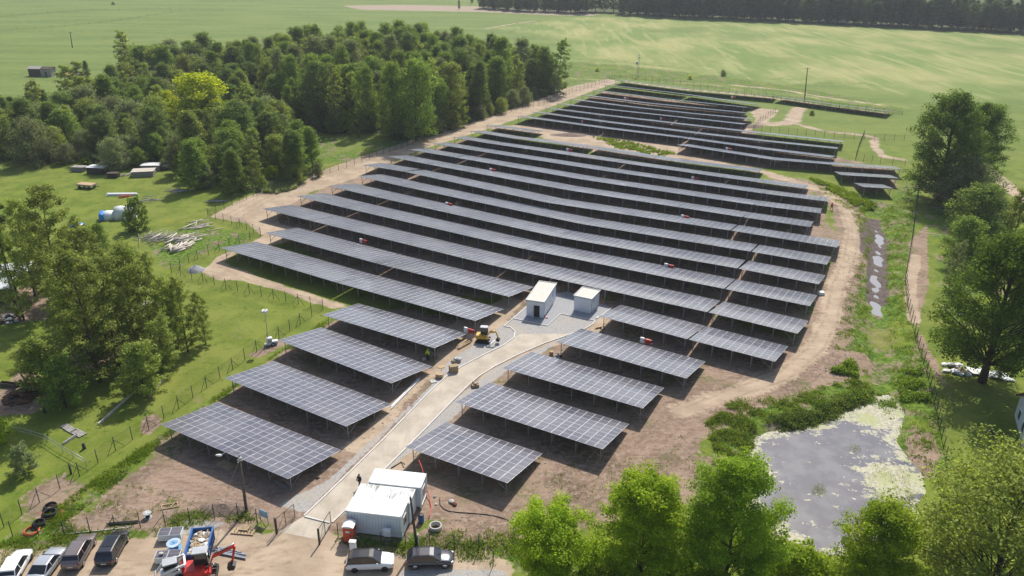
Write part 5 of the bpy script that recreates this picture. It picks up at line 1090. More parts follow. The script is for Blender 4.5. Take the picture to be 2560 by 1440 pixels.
# ------------------------------------------------------------------ yard things
def box_from(a, b, c, z0):   # near-side points a-b, far point c, at height z0
    return frame3(a, b, c, z0)
def skip():
    o, rz, L, W = frame3((460, 1390), (514, 1385), (526, 1318), 1.45); W = min(W, 5.2); t = empty('skip', o, rz, 'long blue skip piled with pale rubble behind the red excavator', 'skip'); H = 1.45; b = .08
    MB().box((L / 2, W / 2, .12), (L, W, .12)).box((b / 2, W / 2, H / 2 + .1), (b, W, H)).box((L - b / 2, W / 2, H / 2 + .1), (b, W, H)).box((L / 2, b / 2, H / 2 + .1), (L - 2 * b, b, H)).box((L / 2, W - b / 2, H / 2 + .1), (L - 2 * b, b, H)).build('hull', M['blue'], t)
    r = MB()
    for j in range(7):
        for x in (-.04, L + .04): r.box((x, .3 + (W - .6) * j / 6, H / 2 + .1), (.08, .1, H))
    for x in (-.03, L + .03): r.box((x, W / 2, H + .1), (.14, W + .1, .1))
    r.build('rib', M['blue'], t)
    g = random.Random(3); q = empty('rubble_load', o, rz, 'heap of pale rubble and timber offcuts lying in the blue skip', 'rubble')
    mb = MB().box((L / 2, W / 2, .62), (L - .3, W - .3, .8))
    for k in range(90): mb.ico((g.uniform(.25, L - .25), g.uniform(.3, W - .3), 1.0 + g.uniform(-.05, .3)), g.uniform(.12, .34), mi=g.choice((0, 0, 1, 2)), sq=(1.2, 1, .6), jit=.25, seed=k)
    for k in range(16):
        x, y = g.uniform(.4, L - .4), g.uniform(.6, W - .6); a = g.uniform(0, 3.1); mb.bar((x - .5 * math.cos(a), y - .5 * math.sin(a), 1.25), (x + .5 * math.cos(a), y + .5 * math.sin(a), 1.4), .1, .04, mi=3)
    mb.build('rubble', [M['rubble'], M['white'], M['card'], M['wood']], q)
skip()
def solar_box(a, b, c, label, rock=False):
    o, rz, L, W = frame3(a, b, c, .9); t = empty('solar_lamp_box', o, rz, label, 'solar box', 'white boxes with solar tops'); H = .9
    MB().box((L / 2, W / 2, .12 + (H - .17) / 2), (L - .04, W - .04, H - .24), bev=.02).box((L / 2, W / 2, H - .05), (L, W, .06)).build('housing', M['white'], t)
    for k in range(2):
        V = [(L * (.02 + .49 * k), .04, H), (L * (.49 + .49 * k), .04, H), (L * (.49 + .49 * k), W - .04, H), (L * (.02 + .49 * k), W - .04, H)]
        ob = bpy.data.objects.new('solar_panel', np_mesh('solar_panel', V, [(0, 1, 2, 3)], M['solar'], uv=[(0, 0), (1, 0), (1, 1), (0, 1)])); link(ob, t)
    f = MB()
    for x in (.15, L - .15):
        for y in (.15, W - .15): f.box((x, y, .07), (.12, .12, .14))
    f.build('foot', M['grey'], t)
solar_box((392, 1340), (451, 1336), (457, 1316), 'white box with two solar panels on top, behind the cable drum')
solar_box((384, 1396), (447, 1392), (454, 1372), 'white box with two solar panels and a pale stone on it')
p = G(404, 1386, .92); o = MB().ico((0, 0, .14), .2, sq=(1.3, 1, .7), jit=.2, seed=4).build('stone', M['concrete']); o.location = p; tag(o, 'pale stone lying on the front solar box', 'stone')
def drum(u, v, r, w, label, col, name='cable_drum'):
    t = empty(name, G(u, v), RNG.uniform(0, 3), label, 'cable drum')
    for z in (.03, w): MB().lathe([(r * .22, -.03), (r, -.03), (r, .03), (r * .22, .03)], (0, 0, z), 28, sm=False, cap=False).build('flange', M[col], t)
    MB().lathe([(r * .55, .03), (r * .55, w - .03)], seg=20).build('core', M['blue' if col == 'ltblue' else 'black'], t)
    s = MB()
    for k in range(3): a = k * 2.094; s.bar((0, 0, w + .03), (r * .5 * math.cos(a), r * .5 * math.sin(a), w + .03), .12, .05)
    s.build('spoke', M['white' if col != 'ltblue' else 'ltblue'], t)
    if col == 'ltblue':
        rb = MB()
        for k in range(32): a = k * .19635; rb.bar((r * .58 * math.cos(a), r * .58 * math.sin(a), w + .035), (r * .97 * math.cos(a), r * .97 * math.sin(a), w + .035), .05, .03)
        rb.build('rib', M['white'], t)
drum(437, 1372, .70, .75, 'pale blue plastic cable drum between the white solar boxes', 'ltblue'); drum(370, 1294, .42, .6, 'small grey cable drum standing on the bare soil', 'grey')
def coil(u, v, r, n, th, mat, label, seed, name='pipe_coil', tail=None):
    g = random.Random(seed); pts = []
    for k in range(n * 14): a = k * 6.283 / 14; q = r * (1 + .12 * math.sin(k * .35) + g.uniform(-.03, .03)); pts.append((q * math.cos(a), q * math.sin(a), th + th * 1.5 * (k / 14 % 4)))
    if tail: pts += tail
    o = MB().tube(pts, th, 6).build(name, M[mat]); o.location = G(u, v); return tag(o, label, 'coil')
coil(125, 1288, .62, 7, .07, 'rubber', 'larger coil of black pipe lying on the grass', 1); coil(98, 1313, .55, 6, .07, 'rubber', 'smaller coil of black pipe nearer the fence', 2); coil(127, 1270, .60, 4, .06, 'rubber', 'flat coil of black pipe behind the larger one', 5)
coil(80, 1330, .70, 4, .045, 'orange', 'loose coil of orange conduit by the fence', 3)
o = MB().tube([G(136, 1262), G(150, 1268), G(157, 1283), G(156, 1298), G(150, 1302)] , .05, 6).tube([G(104, 1280), G(104, 1292), G(118, 1300), G(134, 1306)], .05, 6); tag(o.build('conduit', M['orange']), 'orange conduit curving round the black pipe coils', 'conduit')
def bundle(a, b, n, r, mat, label, name='pipe_bundle', spread=.12, seed=0, sq=False):
    A, B = G(*a), G(*b); d = (B - A).normalized(); s = Vector((-d.y, d.x, 0)); g = random.Random(seed); mb = MB()
    for k in range(n):
        o_ = s * ((k % max(1, (n + 1) // 2)) - n / 4) * spread; z = r + (2 * r if k >= (n + 1) // 2 else 0); j = d * g.uniform(-.35, .35); w = s * g.uniform(-.12, .12) * (spread > .1)
        if sq: mb.bar(A + o_ + j + Vector((0, 0, z)), B + o_ + j + w + Vector((0, 0, z)), r * 2, r * 2)
        else: mb.tube([A + o_ + j + Vector((0, 0, z)), B + o_ + j + w + Vector((0, 0, z))], r, 6)
    c = A.copy(); ob = mb.build(name, M[mat]); return tag(ob, label, name.replace('_', ' '))
bundle((270, 1312), (342, 1306), 8, .05, 'rubber', 'bundle of dark pipes lying behind the fence', spread=.1)
bundle((168, 1334), (322, 1317), 2, .04, 'white', 'pair of long thin white pipes along the fence', spread=.35)
bundle((542, 1378), (612, 1392), 10, .05, 'chrome', 'stack of bright metal rails by the red excavator', 'rail_stack', .12, 3, True)
bundle((548, 1372), (600, 1383), 6, .05, 'chrome', 'second smaller stack of metal rails behind the first', 'rail_stack', .12, 4, True)
bundle((977, 1020), (1047, 949), 5, .05, 'white', 'long pale beams laid along the road edge', 'beam_pile', .16, 5, True)
bundle((690, 1205), (722, 1222), 7, .04, 'steel', 'grey rails lying under the corner of the front panels', 'rail_stack', .1, 6, True)
def pallet(u, v, rz, label, n=1, load=None, L=1.2, W=.8, name='pallet', cat='pallet', mat='wood', z=0, group=None):
    t = empty(name, G(u, v) + Vector((0, 0, z)), rz, label, cat, group); d = MB(); b = MB(); 
    for k in range(n):
        zz = k * .145
        for j in range(7): d.box((-L / 2 + (j + .5) * L / 7, 0, zz + .13), (L / 7 * .75, W, .022))
        for y in (-W / 2 + .06, 0, W / 2 - .06): b.box((0, y, zz + .06), (L, .1, .10))
    d.build('deck', M[mat], t); b.build('bearer', M[mat], t); return t
pallet(609, 1330, R(-6), 'long pallet frame lying by the gate', 1, None, 2.4, .9); pallet(612, 1324, R(-6), 'small pallet resting on the long pallet frame', 1, None, 1.0, .8, z=.16)
pallet(1134, 929, R(20), 'tall stack of pallets by the road kerb', 7); pallet(1188, 966, R(15), 'pallet with stones on the pond side of the road', 3, None, 1.0, .8)
pallet(1140, 905, R(20), 'low pallet under grey sacks behind the pallet stack', 2)
g_ = random.Random(9)
def heap(name, u, v, n, r, size, mats, label, cat, seed, h=.5, sq=(1.2, 1, .7), stuff=False):
    g = random.Random(seed); mb = MB(); ms = mats if isinstance(mats, list) else [mats]
    for k in range(n):
        a, q = g.uniform(0, 6.28), r * math.sqrt(g.random()); z = h * (1 - q / r) * g.uniform(.5, 1); mb.ico((q * math.cos(a), q * math.sin(a), z + size * .3), size * g.uniform(.6, 1.3), mi=g.randrange(len(ms)), sq=sq, jit=.25, seed=seed * 100 + k)
    o = mb.build(name, [M[m] for m in ms]); o.location = G(u, v); return tag(o, label, cat)
heap('sack_pile', 1140, 903, 9, .55, .24, ['grey', 'concrete'], 'grey sacks piled on the low pallet', 'sacks', 1, .55).location.z = .29
heap('stone_pile', 1188, 964, 8, .4, .17, ['concrete', 'card'], 'stones lying on the pond side pallet', 'stones', 2, .3).location.z = .44
def crate(u, v, d, rz, mat, label, cat='box', name='cardboard_box', lid=True):
    t = empty(name, G(u, v), rz, label, cat); MB().box((0, 0, d[2] / 2), d, bev=.01).build('carton', M[mat], t)
    if lid: MB().box((-d[0] * .25, 0, d[2] + .03), (d[0] * .5, d[1] * .98, .02), M=Matrix.Rotation(.25, 3, 'Y')).box((d[0] * .3, 0, d[2] + .01), (d[0] * .4, d[1] * .98, .02)).build('flap', M[mat], t)
    return t
crate(1099, 944, (1.0, .7, .6), R(-5), 'card', 'open cardboard box beside the road kerb'); crate(1322, 888, (.4, .3, .3), R(20), 'card', 'small carton behind the pond-side panels'); crate(1378, 888, (.5, .5, .6), R(10), 'card', 'brown carton standing beyond the small one')
crate(1060, 900, (.5, .35, .3), R(15), 'grey', 'grey crate beside the worker in yellow', 'crate', 'tool_crate', False)
crate(2052, 736, (1.0, .8, .5), R(10), 'white', 'pale box left at the pond end track', 'box', 'pale_box', True); crate(1970, 580, (.9, .7, .5), R(-20), 'card', 'brown carton in shade under the pond end panels')
for (u, v, lab) in ((1315, 379, 'carton beside the sixteenth-row inverter'), (1195, 424, 'carton beside the thirteenth-row inverter'), (1145, 512, 'carton beside the ninth-row inverter'), (1737, 365, 'carton by the far block panels')): crate(u, v, (.9, .8, .7), R(-20), 'card', 'pale ' + lab)
def slab(u, v, d, rz, mat, label, name, cat, z=0.0):
    o = MB().box((0, 0, d[2] / 2), d, bev=.01).build(name, M[mat]); o.location = G(u, v) + Vector((0, 0, z)); o.rotation_euler = (0, 0, rz); return tag(o, label, cat)
slab(1103, 917, (.9, .8, .05), R(20), 'card', 'thin pale board lying between the boxes', 'board', 'board'); slab(565, 1163, (2.2, 1.2, .06), R(-30), 'wood', 'plywood sheet in the shade of the front panels', 'plywood_sheet', 'board')
hs = MB().box((0, 0, .05), (.8, .8, .10)).build('manhole_slab', M['concrete']); hs.location = G(1083, 954); hs.rotation_euler = (0, 0, R(20)); tag(hs, 'square concrete slab with a hole by the kerb', 'slab'); MB().lathe([(.09, .101), (.09, .106)], seg=10).build('hole', M['black'], hs)
bundle((1143, 870), (1172, 853), 10, .07, 'wood', 'stack of raw planks behind the yellow excavator', 'plank_stack', .2, 11, True)
bundle((1487, 822), (1503, 818), 2, .06, 'wood', 'planks lying at the yard corner', 'plank_stack', .2, 12, True); bundle((1222, 866), (1236, 852), 1, .08, 'white', 'white pipe lying before the yellow excavator', 'pipe', .2, 12)
o = MB().tube([G(1500, 830, 0), G(1501, 822, .6), G(1506, 824, .55), G(1507, 832, 0)], .07, 6).tube([G(1512, 826, 0), G(1510, 815, .9)], .05, 6).build('cable_loop', M['rubber']); tag(o, 'black cable loop sticking up at the yard corner', 'cable')
heap('black_sacks', 1393, 892, 8, .7, .25, ['black', 'grey'], 'dark sacks lying at the shaded panel corner', 'sacks', 3, .4)
heap('litter_bags', 1365, 795, 5, .45, .14, ['white', 'red'], 'white and red bags before the open station door', 'bags', 4, .15)
# timber frame on the soil
tf = empty('timber_rack', G(425, 1266), R(18), 'raw timber frame lying on the soil by the grey drum', 'timber rack'); MB().bar((-.95, -.35, .06), (.95, -.35, .06), .09, .09).bar((-.95, .35, .06), (.95, .35, .06), .09, .09).build('rail', M['wood'], tf); MB().bar((-.8, -.30, .14), (-.8, .30, .14), .09, .06).bar((.8, -.30, .14), (.8, .30, .14), .09, .06).bar((.1, -.3, .15), (.5, .3, .15), .09, .05).build('crosspiece', M['wood'], tf)
# portable toilet, cabinets, barrel, ring, hoses
def toilet():
    t = empty('portable_toilet', G(876, 1349), R(-6), 'red portable toilet with white roof beside the white cabin', 'portable toilet')
    MB().box((0, 0, 1.0), (1.1, 1.1, 1.9), bev=.05).build('cabin_shell', M['toilet_red'], t); MB().box((0, 0, .06), (1.18, 1.18, .12)).build('skid', M['black'], t)
    MB().loft([[(x, -.58, 1.95 + .22 * math.cos(x * 2.4)) for x in (-.6, -.3, 0, .3, .6)] + [(.6, -.58, 1.93), (-.6, -.58, 1.93)], [(x, .58, 1.95 + .22 * math.cos(x * 2.4)) for x in (-.6, -.3, 0, .3, .6)] + [(.6, .58, 1.93), (-.6, .58, 1.93)]]).build('roof', M['white'], t)
    d = MB().box((0, -.555, .98), (.72, .03, 1.75)).build('door', M['toilet_red'], t); MB().box((.28, -.58, 1.0), (.05, .03, .16)).build('handle', M['black'], d); MB().box((-.02, -.575, 1.45), (.42, .012, .22)).build('notice', M['white'], d)
    MB().box((.558, 0, 1.55), (.02, .6, .2)).build('vent', M['black'], t)
M['toilet_red'] = plain('red_orange_plastic', (.60, .085, .03), .5, var=.1)
toilet()
def cabinet(u, v, d, rz, label, leg=0.0, name='meter_cabinet'):
    t = empty(name, G(u, v), rz, label, 'cabinet'); b = MB().box((0, 0, leg + d[2] / 2), d, bev=.02).box((0, 0, leg + d[2] + .03), (d[0] + .06, d[1] + .06, .05)).build('housing', M['white'], t)
    q = MB().box((0, -d[1] / 2 - .01, leg + d[2] / 2), (d[0] * .86, .02, d[2] * .86)).build('door', M['cabin_white'], t); MB().box((d[0] * .3, -d[1] / 2 - .03, leg + d[2] / 2), (.03, .02, .12)).build('handle', M['black'], q)
    if leg:
        l = MB()
        for x in (-d[0] * .42, d[0] * .42): l.box((x, 0, leg / 2), (.05, .05, leg))
        l.bar((-d[0] * .42, 0, leg * .3), (d[0] * .42, 0, leg * .3), .04, .04); l.build('leg', M['steel'], t)
cabinet(884, 1382, (.62, .38, 1.45), R(-4), 'tall white electrical cabinet behind the white SUV'); cabinet(969, 1354, (.75, .3, .8), R(-8), 'white meter box on two legs before the cabin wall', .75)
br = empty('barrel', G(1053, 1305), 0, 'dark blue barrel standing on the soil beside the cabins', 'barrel'); MB().lathe([(.28, 0), (.31, .1), (.32, .45), (.31, .82), (.28, .9)], seg=16).build('drum', M['blue'], br); MB().lathe([(.285, .9), (.29, .94), (.1, .95)], seg=14).build('lid', M['black'], br)
o = MB().lathe([(.52, 0), (.65, 0), (.65, .5), (.52, .5), (.52, 0)], seg=26, cap=False).build('concrete_ring', M['concrete']); o.location = G(1089, 1322); tag(o, 'round concrete well ring on the weeds beside the cabins', 'concrete ring')
o = MB().tube([G(1047, 1150, 1.9), G(1055, 1170, 1.5), G(1066, 1215, .7), G(1074, 1245, .25), G(1079, 1272, .04), G(1076, 1284, .04), G(1072, 1296, .04)], .05, 6).build('red_hose', M['red']); tag(o, 'red hose hanging down from the panel corner to the soil', 'hose')
o = MB().tube([G(*p) + Vector((0, 0, .05)) for p in ((1099, 1246), (1100, 1262), (1108, 1272), (1122, 1279), (1150, 1282), (1181, 1284), (1215, 1287), (1240, 1291), (1262, 1298), (1280, 1307), (1292, 1314))], .045, 6).build('black_hose', M['rubber']); tag(o, 'black hose snaking over the brown soil to the front trees', 'hose')
for k, (u, v, r, lab) in enumerate(((1087, 1243, .2, 'pale stone beside the red hose'), (1129, 1256, .3, 'white lump of rubble on the soil'), (1137, 1262, .3, 'rusty brown lump beside the white rubble'), (795, 1195, .22, 'dark stone on the road shoulder by the front panels'), (1090, 1262, .15, 'small stone by the black hose'), (1925, 1345, .2, 'white stone on the pond shore'))):
    o = MB().ico((0, 0, r * .4), r, sq=(1.2, 1, .7), jit=.25, seed=50 + k).build('stone', M['rust' if 'rusty' in lab else 'concrete' if 'dark' not in lab else 'darkwood']); o.location = G(u, v); tag(o, lab, 'stone')
o = MB().tube([G(985, 1166, .06), G(1003, 1155, .06), G(1012, 1161, .3)], .07, 6).tube([G(978, 1170, .06), G(998, 1158, .06)], .07, 6).build('bent_pipe', M['darkwood']); tag(o, 'bent dark pipe lying behind the rear cabin', 'pipe')
def mound(u, v, r, h, mat, label, name, cat, el=1.0):
    V = []; n, m = 20, 7; g = random.Random(u)
    for j in range(m):
        q = j / (m - 1)
        for i in range(n): a = i * 6.283 / n; V.append((r * (1 - q) * math.cos(a) * (1 + .12 * math.sin(3 * a + u)), r * el * (1 - q) * math.sin(a), -.05 + h * q ** .8 * (1 + g.uniform(-.08, .08))))
    F = [(j * n + i, j * n + (i + 1) % n, (j + 1) * n + (i + 1) % n, (j + 1) * n + i) for j in range(m - 1) for i in range(n)]
    o = MB().add(V, F, sm=True).build(name, M[mat]); o.location = G(u, v); return tag(o, label, cat)
t = NT('soil_heap'); n_ = t.noise(3, 5); t.bump(n_, .6, .2); M['soil'] = t.fin(t.mix(t.step(n_, .35, .65), (.13, .09, .07), (.25, .18, .14)), .95)
mound(490, 676, 1.6, 1.1, 'chips', 'grey gravel heap at the turn of the sandy track', 'gravel_heap', 'heap'); mound(560, 1272, 3.0, .7, 'soil', 'low dark soil heap at the foot of the street lamp', 'soil_heap', 'heap', .5)
mound(1425, 338, 6, .8, 'soil', 'low earth ridge in the sandy gap between panel blocks', 'soil_heap', 'heap', .4); mound(1868, 316, 5, .9, 'soil', 'brown spoil heap by the meadow fence', 'soil_heap', 'heap', .6)
# ------------------------------------------------------------------ timber yard, sheds and garden on the wood side
def logs(u, v, n, Lr, r, spread, label, seed, ang=None, jit=1.2, mat='oldwood', name='log_pile', lay=.1):
    g = random.Random(seed); mb = MB()
    for k in range(n):
        x, y = g.gauss(0, spread), g.gauss(0, spread * .7); L = g.uniform(*Lr) / 2; a = (ang if ang is not None else 0) + g.gauss(0, jit); z = r + lay * g.random() * n * .12
        mb.tube([(x - L * math.cos(a), y - L * math.sin(a), z + g.uniform(-.05, .1)), (x + L * math.cos(a), y + L * math.sin(a), z + g.uniform(-.05, .2))], r * g.uniform(.7, 1.2), 6)
    o = mb.build(name, M[mat]); o.location = G(u, v); return tag(o, label, 'log pile')
M['palewood'] = plain('peeled_pale_wood', (.62, .56, .47), .85, var=.3, scale=3)
logs(445, 622, 34, (2, 3.2), .13, 1.3, 'short peeled white logs lying in a tidy row by the fence', 1, 1.3, .25, 'palewood'); logs(450, 600, 30, (2.5, 5), .12, 1.4, 'long peeled white logs thrown across each other', 2, .9, .5, 'palewood'); logs(505, 566, 16, (2, 5), .09, 1.6, 'small heap of pale branches near the sandy turn', 3, .5, .4, 'palewood')
logs(388, 595, 44, (2.5, 6), .05, 1.6, 'tangle of bare grey branches beside the white logs', 4, 1.0, .9); logs(375, 502, 14, (2, 4), .06, 1.4, 'grey boards scattered behind the tarp shed', 5, .3, .4); logs(440, 478, 10, (2, 4), .08, 1.2, 'old grey timbers at the wood corner', 6, .2, .3)
logs(365, 765, 12, (2, 4), .10, 1.0, 'pale logs half hidden behind the dense birch clump', 7, .2, .4, 'palewood'); logs(540, 505, 3, (4, 6), .12, .3, 'pale trunk lying in the grass near the wood', 8, .1, .1)
def stack(u, v, d, rz, label, top='white', body='oldwood'):
    t = empty('timber_stack', G(u, v), rz, label, 'timber stack'); b = MB(); g = random.Random(u)
    n = int(d[2] / .16)
    for j in range(n):
        for i in range(6): b.box((g.uniform(-.1, .1), -d[1] / 2 + (i + .5) * d[1] / 6, .1 + j * .16), (d[0], d[1] / 6 * .85, .10))
    b.build('plank_layers', M[body], t)
    s = MB()
    for i in range(5): s.box((g.uniform(-.2, .2), -d[1] / 2 + (i + .5) * d[1] / 5, d[2] + .04 + g.uniform(0, .03)), (d[0] * 1.08, d[1] / 5 * .94, .04))
    s.build('cover_boards', M[top], t)
stack(200, 427, (3.2, 2, 1.1), R(-5), 'low timber stack alone at the left of the yard', 'oldwood'); stack(247, 432, (4.5, 3, 1.6), R(-8), 'timber stack with bright white cover sheets', 'white', 'darkwood'); stack(272, 424, (4, 2.5, 1.8), R(-8), 'dark roofed timber stack behind the white covered one', 'darkwood', 'darkwood')
stack(285, 443, (2.5, 1.6, 1.1), R(0), 'small dark timber stack at the front corner', 'darkwood', 'darkwood'); stack(360, 438, (5, 3.5, 1.3), R(12), 'wide stack of pale boards beneath the willow', 'palewood'); stack(382, 424, (4.5, 3, 1.4), R(5), 'stack with white corrugated top against the wood', 'white'); stack(410, 424, (2.2, 2, 1.1), R(5), 'grey timber stack half hidden by the wood edge', 'oldwood', 'darkwood')
logs(318, 438, 9, (2, 3.5), .06, 1.0, 'loose grey sheets and boards between the timber stacks', 9, .8, .3)
def wagon():
    t = empty('farm_trailer', G(218, 470), R(-12), 'old flat farm trailer with boards standing on the lawn', 'trailer'); MB().box((0, 0, .85), (4.2, 2.2, .14)).build('deck', M['oldwood'], t); MB().box((0, 0, 1.0), (4.0, 2.0, .2)).build('board_load', M['card'], t)
    MB().bar((-1.8, 0, .62), (3.4, 0, .62), .15, .15).build('drawbar', M['darkwood'], t)
    for x in (-1.3, 1.3):
        for s in (-1, 1): MB().lathe([(.25, -.1), (.38, -.08), (.38, .08), (.25, .1)], (x, s * .95, .38), 14, axis='Y').build('wheel', M['rubber'], t)
wagon(); bundle((270, 488), (345, 487), 6, .12, 'cabin_white', 'pale sheets and planks lying on the lawn', 'plank_stack', .35, 21, True); bundle((300, 494), (325, 490), 3, .1, 'orange', 'orange-brown boards beside the pale sheets', 'plank_stack', .35, 22, True)
def tarp_shed():
    t = empty('tarpaulin_shed', G(290, 552), R(18), 'white tarpaulin shed with blue tarp on its front', 'shed'); n = 8; L = 6.5
    ring = lambda y, w, h: [(w * math.cos(math.pi * k / n), y, h * math.sin(math.pi * k / n) ** .7) for k in range(n + 1)]
    mb = MB(); mb.loft([[(p[0], p[1], p[2]) for p in ring(y, 1.9, 2.5 + .12 * math.sin(y * 2))] for y in (-.2, 1, 2, 3, 4)], sm=True); ob = mb.build('canopy', M['tarp'], t); ob.rotation_euler = (0, 0, R(-90)); ob.location = (0, 1.9, 0)
    mb = MB(); mb.loft([ring(y, 1.5, 1.7 + .1 * math.sin(y * 3)) for y in (-2.6, -1.6, -.25)], sm=True); ob = mb.build('annex', M['white'], t); ob.rotation_euler = (0, 0, R(-90)); ob.location = (0, 1.9, 0)
    MB().box((-2.75, 1.6, .85), (.9, 3.0, 1.7), bev=.25).build('blue_tarp', M['tarpblue'], t); MB().box((2.6, -.4, .4), (1.6, 1.2, .7), bev=.05).build('bench', M['oldwood'], t)
tarp_shed(); heap('tarp_bundle', 194, 566, 6, .9, .5, ['tarpblue', 'white', 'white'], 'blue and white tarpaulin bundle behind the birches', 'tarpaulin', 12, .5)
def low_shed(u, v, d, rz, label, wall='oldwood', roof='tarp', name='shed'):
    t = empty(name, G(u, v), rz, label, 'shed'); L, W, H = d; MB().prism([(-W / 2, 0), (W / 2, 0), (W / 2, H), (0, H + W * .18), (-W / 2, H)], -L / 2, L / 2, 'YZ').build('wall', M[wall], t)
    r = MB()
    for s in (-1, 1): r.add([(-L / 2 - .3, s * (W / 2 + .3), H - .05), (L / 2 + .3, s * (W / 2 + .3), H - .05), (L / 2 + .3, 0, H + W * .18 + .06), (-L / 2 - .3, 0, H + W * .18 + .06), (-L / 2 - .3, s * (W / 2 + .3), H + .06), (L / 2 + .3, s * (W / 2 + .3), H + .06), (L / 2 + .3, 0, H + W * .18 + .17), (-L / 2 - .3, 0, H + W * .18 + .17)], [(0, 1, 2, 3), (7, 6, 5, 4), (0, 4, 5, 1), (1, 5, 6, 2), (2, 6, 7, 3), (3, 7, 4, 0)])
    r.build('roof', M[roof], t); d_ = MB().box((0, -W / 2 - .03, .95), (.9, .06, 1.9)).build('door', M['darkwood'], t); return t
low_shed(-12, 745, (6, 4.5, 2.3), R(25), 'grey-roofed garden shed cut by the picture edge', 'darkwood', 'cabin_white'); low_shed(45, 690, (7, 4, 1.6), R(15), 'pale plastic-covered greenhouse behind the birches', 'tarp', 'tarp', 'greenhouse')
low_shed(95, 189, (5, 4, 3), R(-5), 'dark wooden hut far off by the pasture', 'darkwood', 'oldwood', 'hut'); low_shed(123, 190, (4.5, 3.5, 3), R(-5), 'second far hut, paler on its sunny side', 'oldwood', 'darkwood', 'hut')
heap('scrap_heap', 188, 189, 14, 5, 1.2, ['darkwood', 'oldwood', 'rust', 'yellow'], 'heap of scrap and old machinery by the far huts', 'scrap heap', 14, 1.0)
heap('brush_heap', 52, 995, 60, 1.9, .38, ['rust', 'rust', 'darkwood'], 'brown brush heap behind the round fruit tree', 'brush heap', 15, 1.0); heap('compost_heap', 25, 800, 30, 1.8, .35, ['darkwood', 'grey'], 'dark heap in the shade of the garden birches', 'heap', 16, .8)
tg = empty('feeding_trough', G(25, 966), R(-10), 'dark wooden trough on the bare garden soil', 'trough'); MB().box((0, -.3, .35), (2.6, .06, .45)).box((0, .3, .35), (2.6, .06, .45)).box((0, 0, .14), (2.6, .56, .06)).box((-1.27, 0, .35), (.06, .54, .45)).box((1.27, 0, .35), (.06, .54, .45)).build('basin', M['darkwood'], tg); MB().box((-.9, 0, .06), (.1, .6, .12)).box((.9, 0, .06), (.1, .6, .12)).build('leg', M['darkwood'], tg)
o = MB().tube([G(66, 957, 0), G(47, 925, 2.2)], [.13, .09], 8).build('leaning_post', M['oldwood']); tag(o, 'old post leaning over the garden trough', 'post')
bundle((250, 1058), (337, 980), 1, .11, 'palewood', 'long pale beam lying across the lawn', 'beam', .1, 31, True); bundle((375, 990), (414, 942), 2, .09, 'oldwood', 'short pair of beams below the light round fruit tree', 'beam', .15, 32, True); bundle((155, 1113), (190, 1090), 3, .08, 'oldwood', 'grey beams lying below the slatted panels', 'beam', .2, 33, True)
pallet(172, 1072, R(-35), 'grey slatted panel on the lawn, upper one', 1, None, 2.4, .9, mat='oldwood'); pallet(196, 1084, R(-30), 'grey slatted panel on the lawn beside the beams', 1, None, 2.0, 1.0, mat='oldwood')
for k, (u, v, lab) in enumerate(((211, 1122, 'dark stump beside the slatted panels'), (112, 1032, 'dark stump behind the small fruit tree'))):
    o = MB().lathe([(.24, -.1), (.19, .3), (.17, .75), (.05, .8)], seg=10).build('tree_stump', M['darkwood']); o.location = G(u, v); tag(o, lab, 'stump')
rl = empty('pipe_railing', G(42, 1084), 0, 'low grey pipe railing across the garden lawn', 'railing'); P_ = [G(*p) - G(42, 1084) for p in ((42, 1084), (80, 1094), (117, 1106), (158, 1132), (183, 1146), (217, 1166))]
MB().tube([p + Vector((0, 0, 1.0)) for p in P_], .035, 6).tube([p + Vector((0, 0, .5)) for p in P_], .025, 6).build('rail', M['steel'], rl)
for p in P_: MB().tube([p + Vector((0, 0, -.2)), p + Vector((0, 0, 1.02))], .03, 6).build('post', M['steel'], rl)
o = MB().tube([G(178, 1186, 0), G(172, 1157, 1.3)], [.12, .1], 8).build('wooden_post', M['darkwood']); tag(o, 'thick dark post at the end of the pipe railing', 'post')
heap('junk_pile', 2390, 925, 26, 1.7, .38, ['white', 'white', 'grey', 'tarp', 'tarp', 'card'], 'pile of whitish junk under the big oak', 'junk pile', 17, .6)
V_ = [(x * .62, y * .8 - .25 * x, .12 + .12 * math.sin(x * 1.7 + y) + .1 * math.cos(y * 2.1)) for x in range(9) for y in range(4)]
o = MB().add(V_, [(i * 4 + j, (i + 1) * 4 + j, (i + 1) * 4 + j + 1, i * 4 + j + 1) for i in range(8) for j in range(3)], sm=True).build('white_sheet', M['tarp']); o.location = G(2432, 938); sm_ = o.modifiers.new('thick', 'SOLIDIFY'); sm_.thickness = .03; tag(o, 'crumpled white sheet spread on the lawn beneath the oak', 'sheet')
heap('stone_pile', 2405, 790, 8, .7, .25, ['concrete', 'white'], 'pale stones behind the oak trunk', 'stones', 18, .3)
heap('junk_pile', 2480, 1083, 7, .5, .25, ['darkgreen', 'alder_' if False else 'darkwood'], 'small dark shrub stump on the lawn before the house', 'stump', 19, .3)

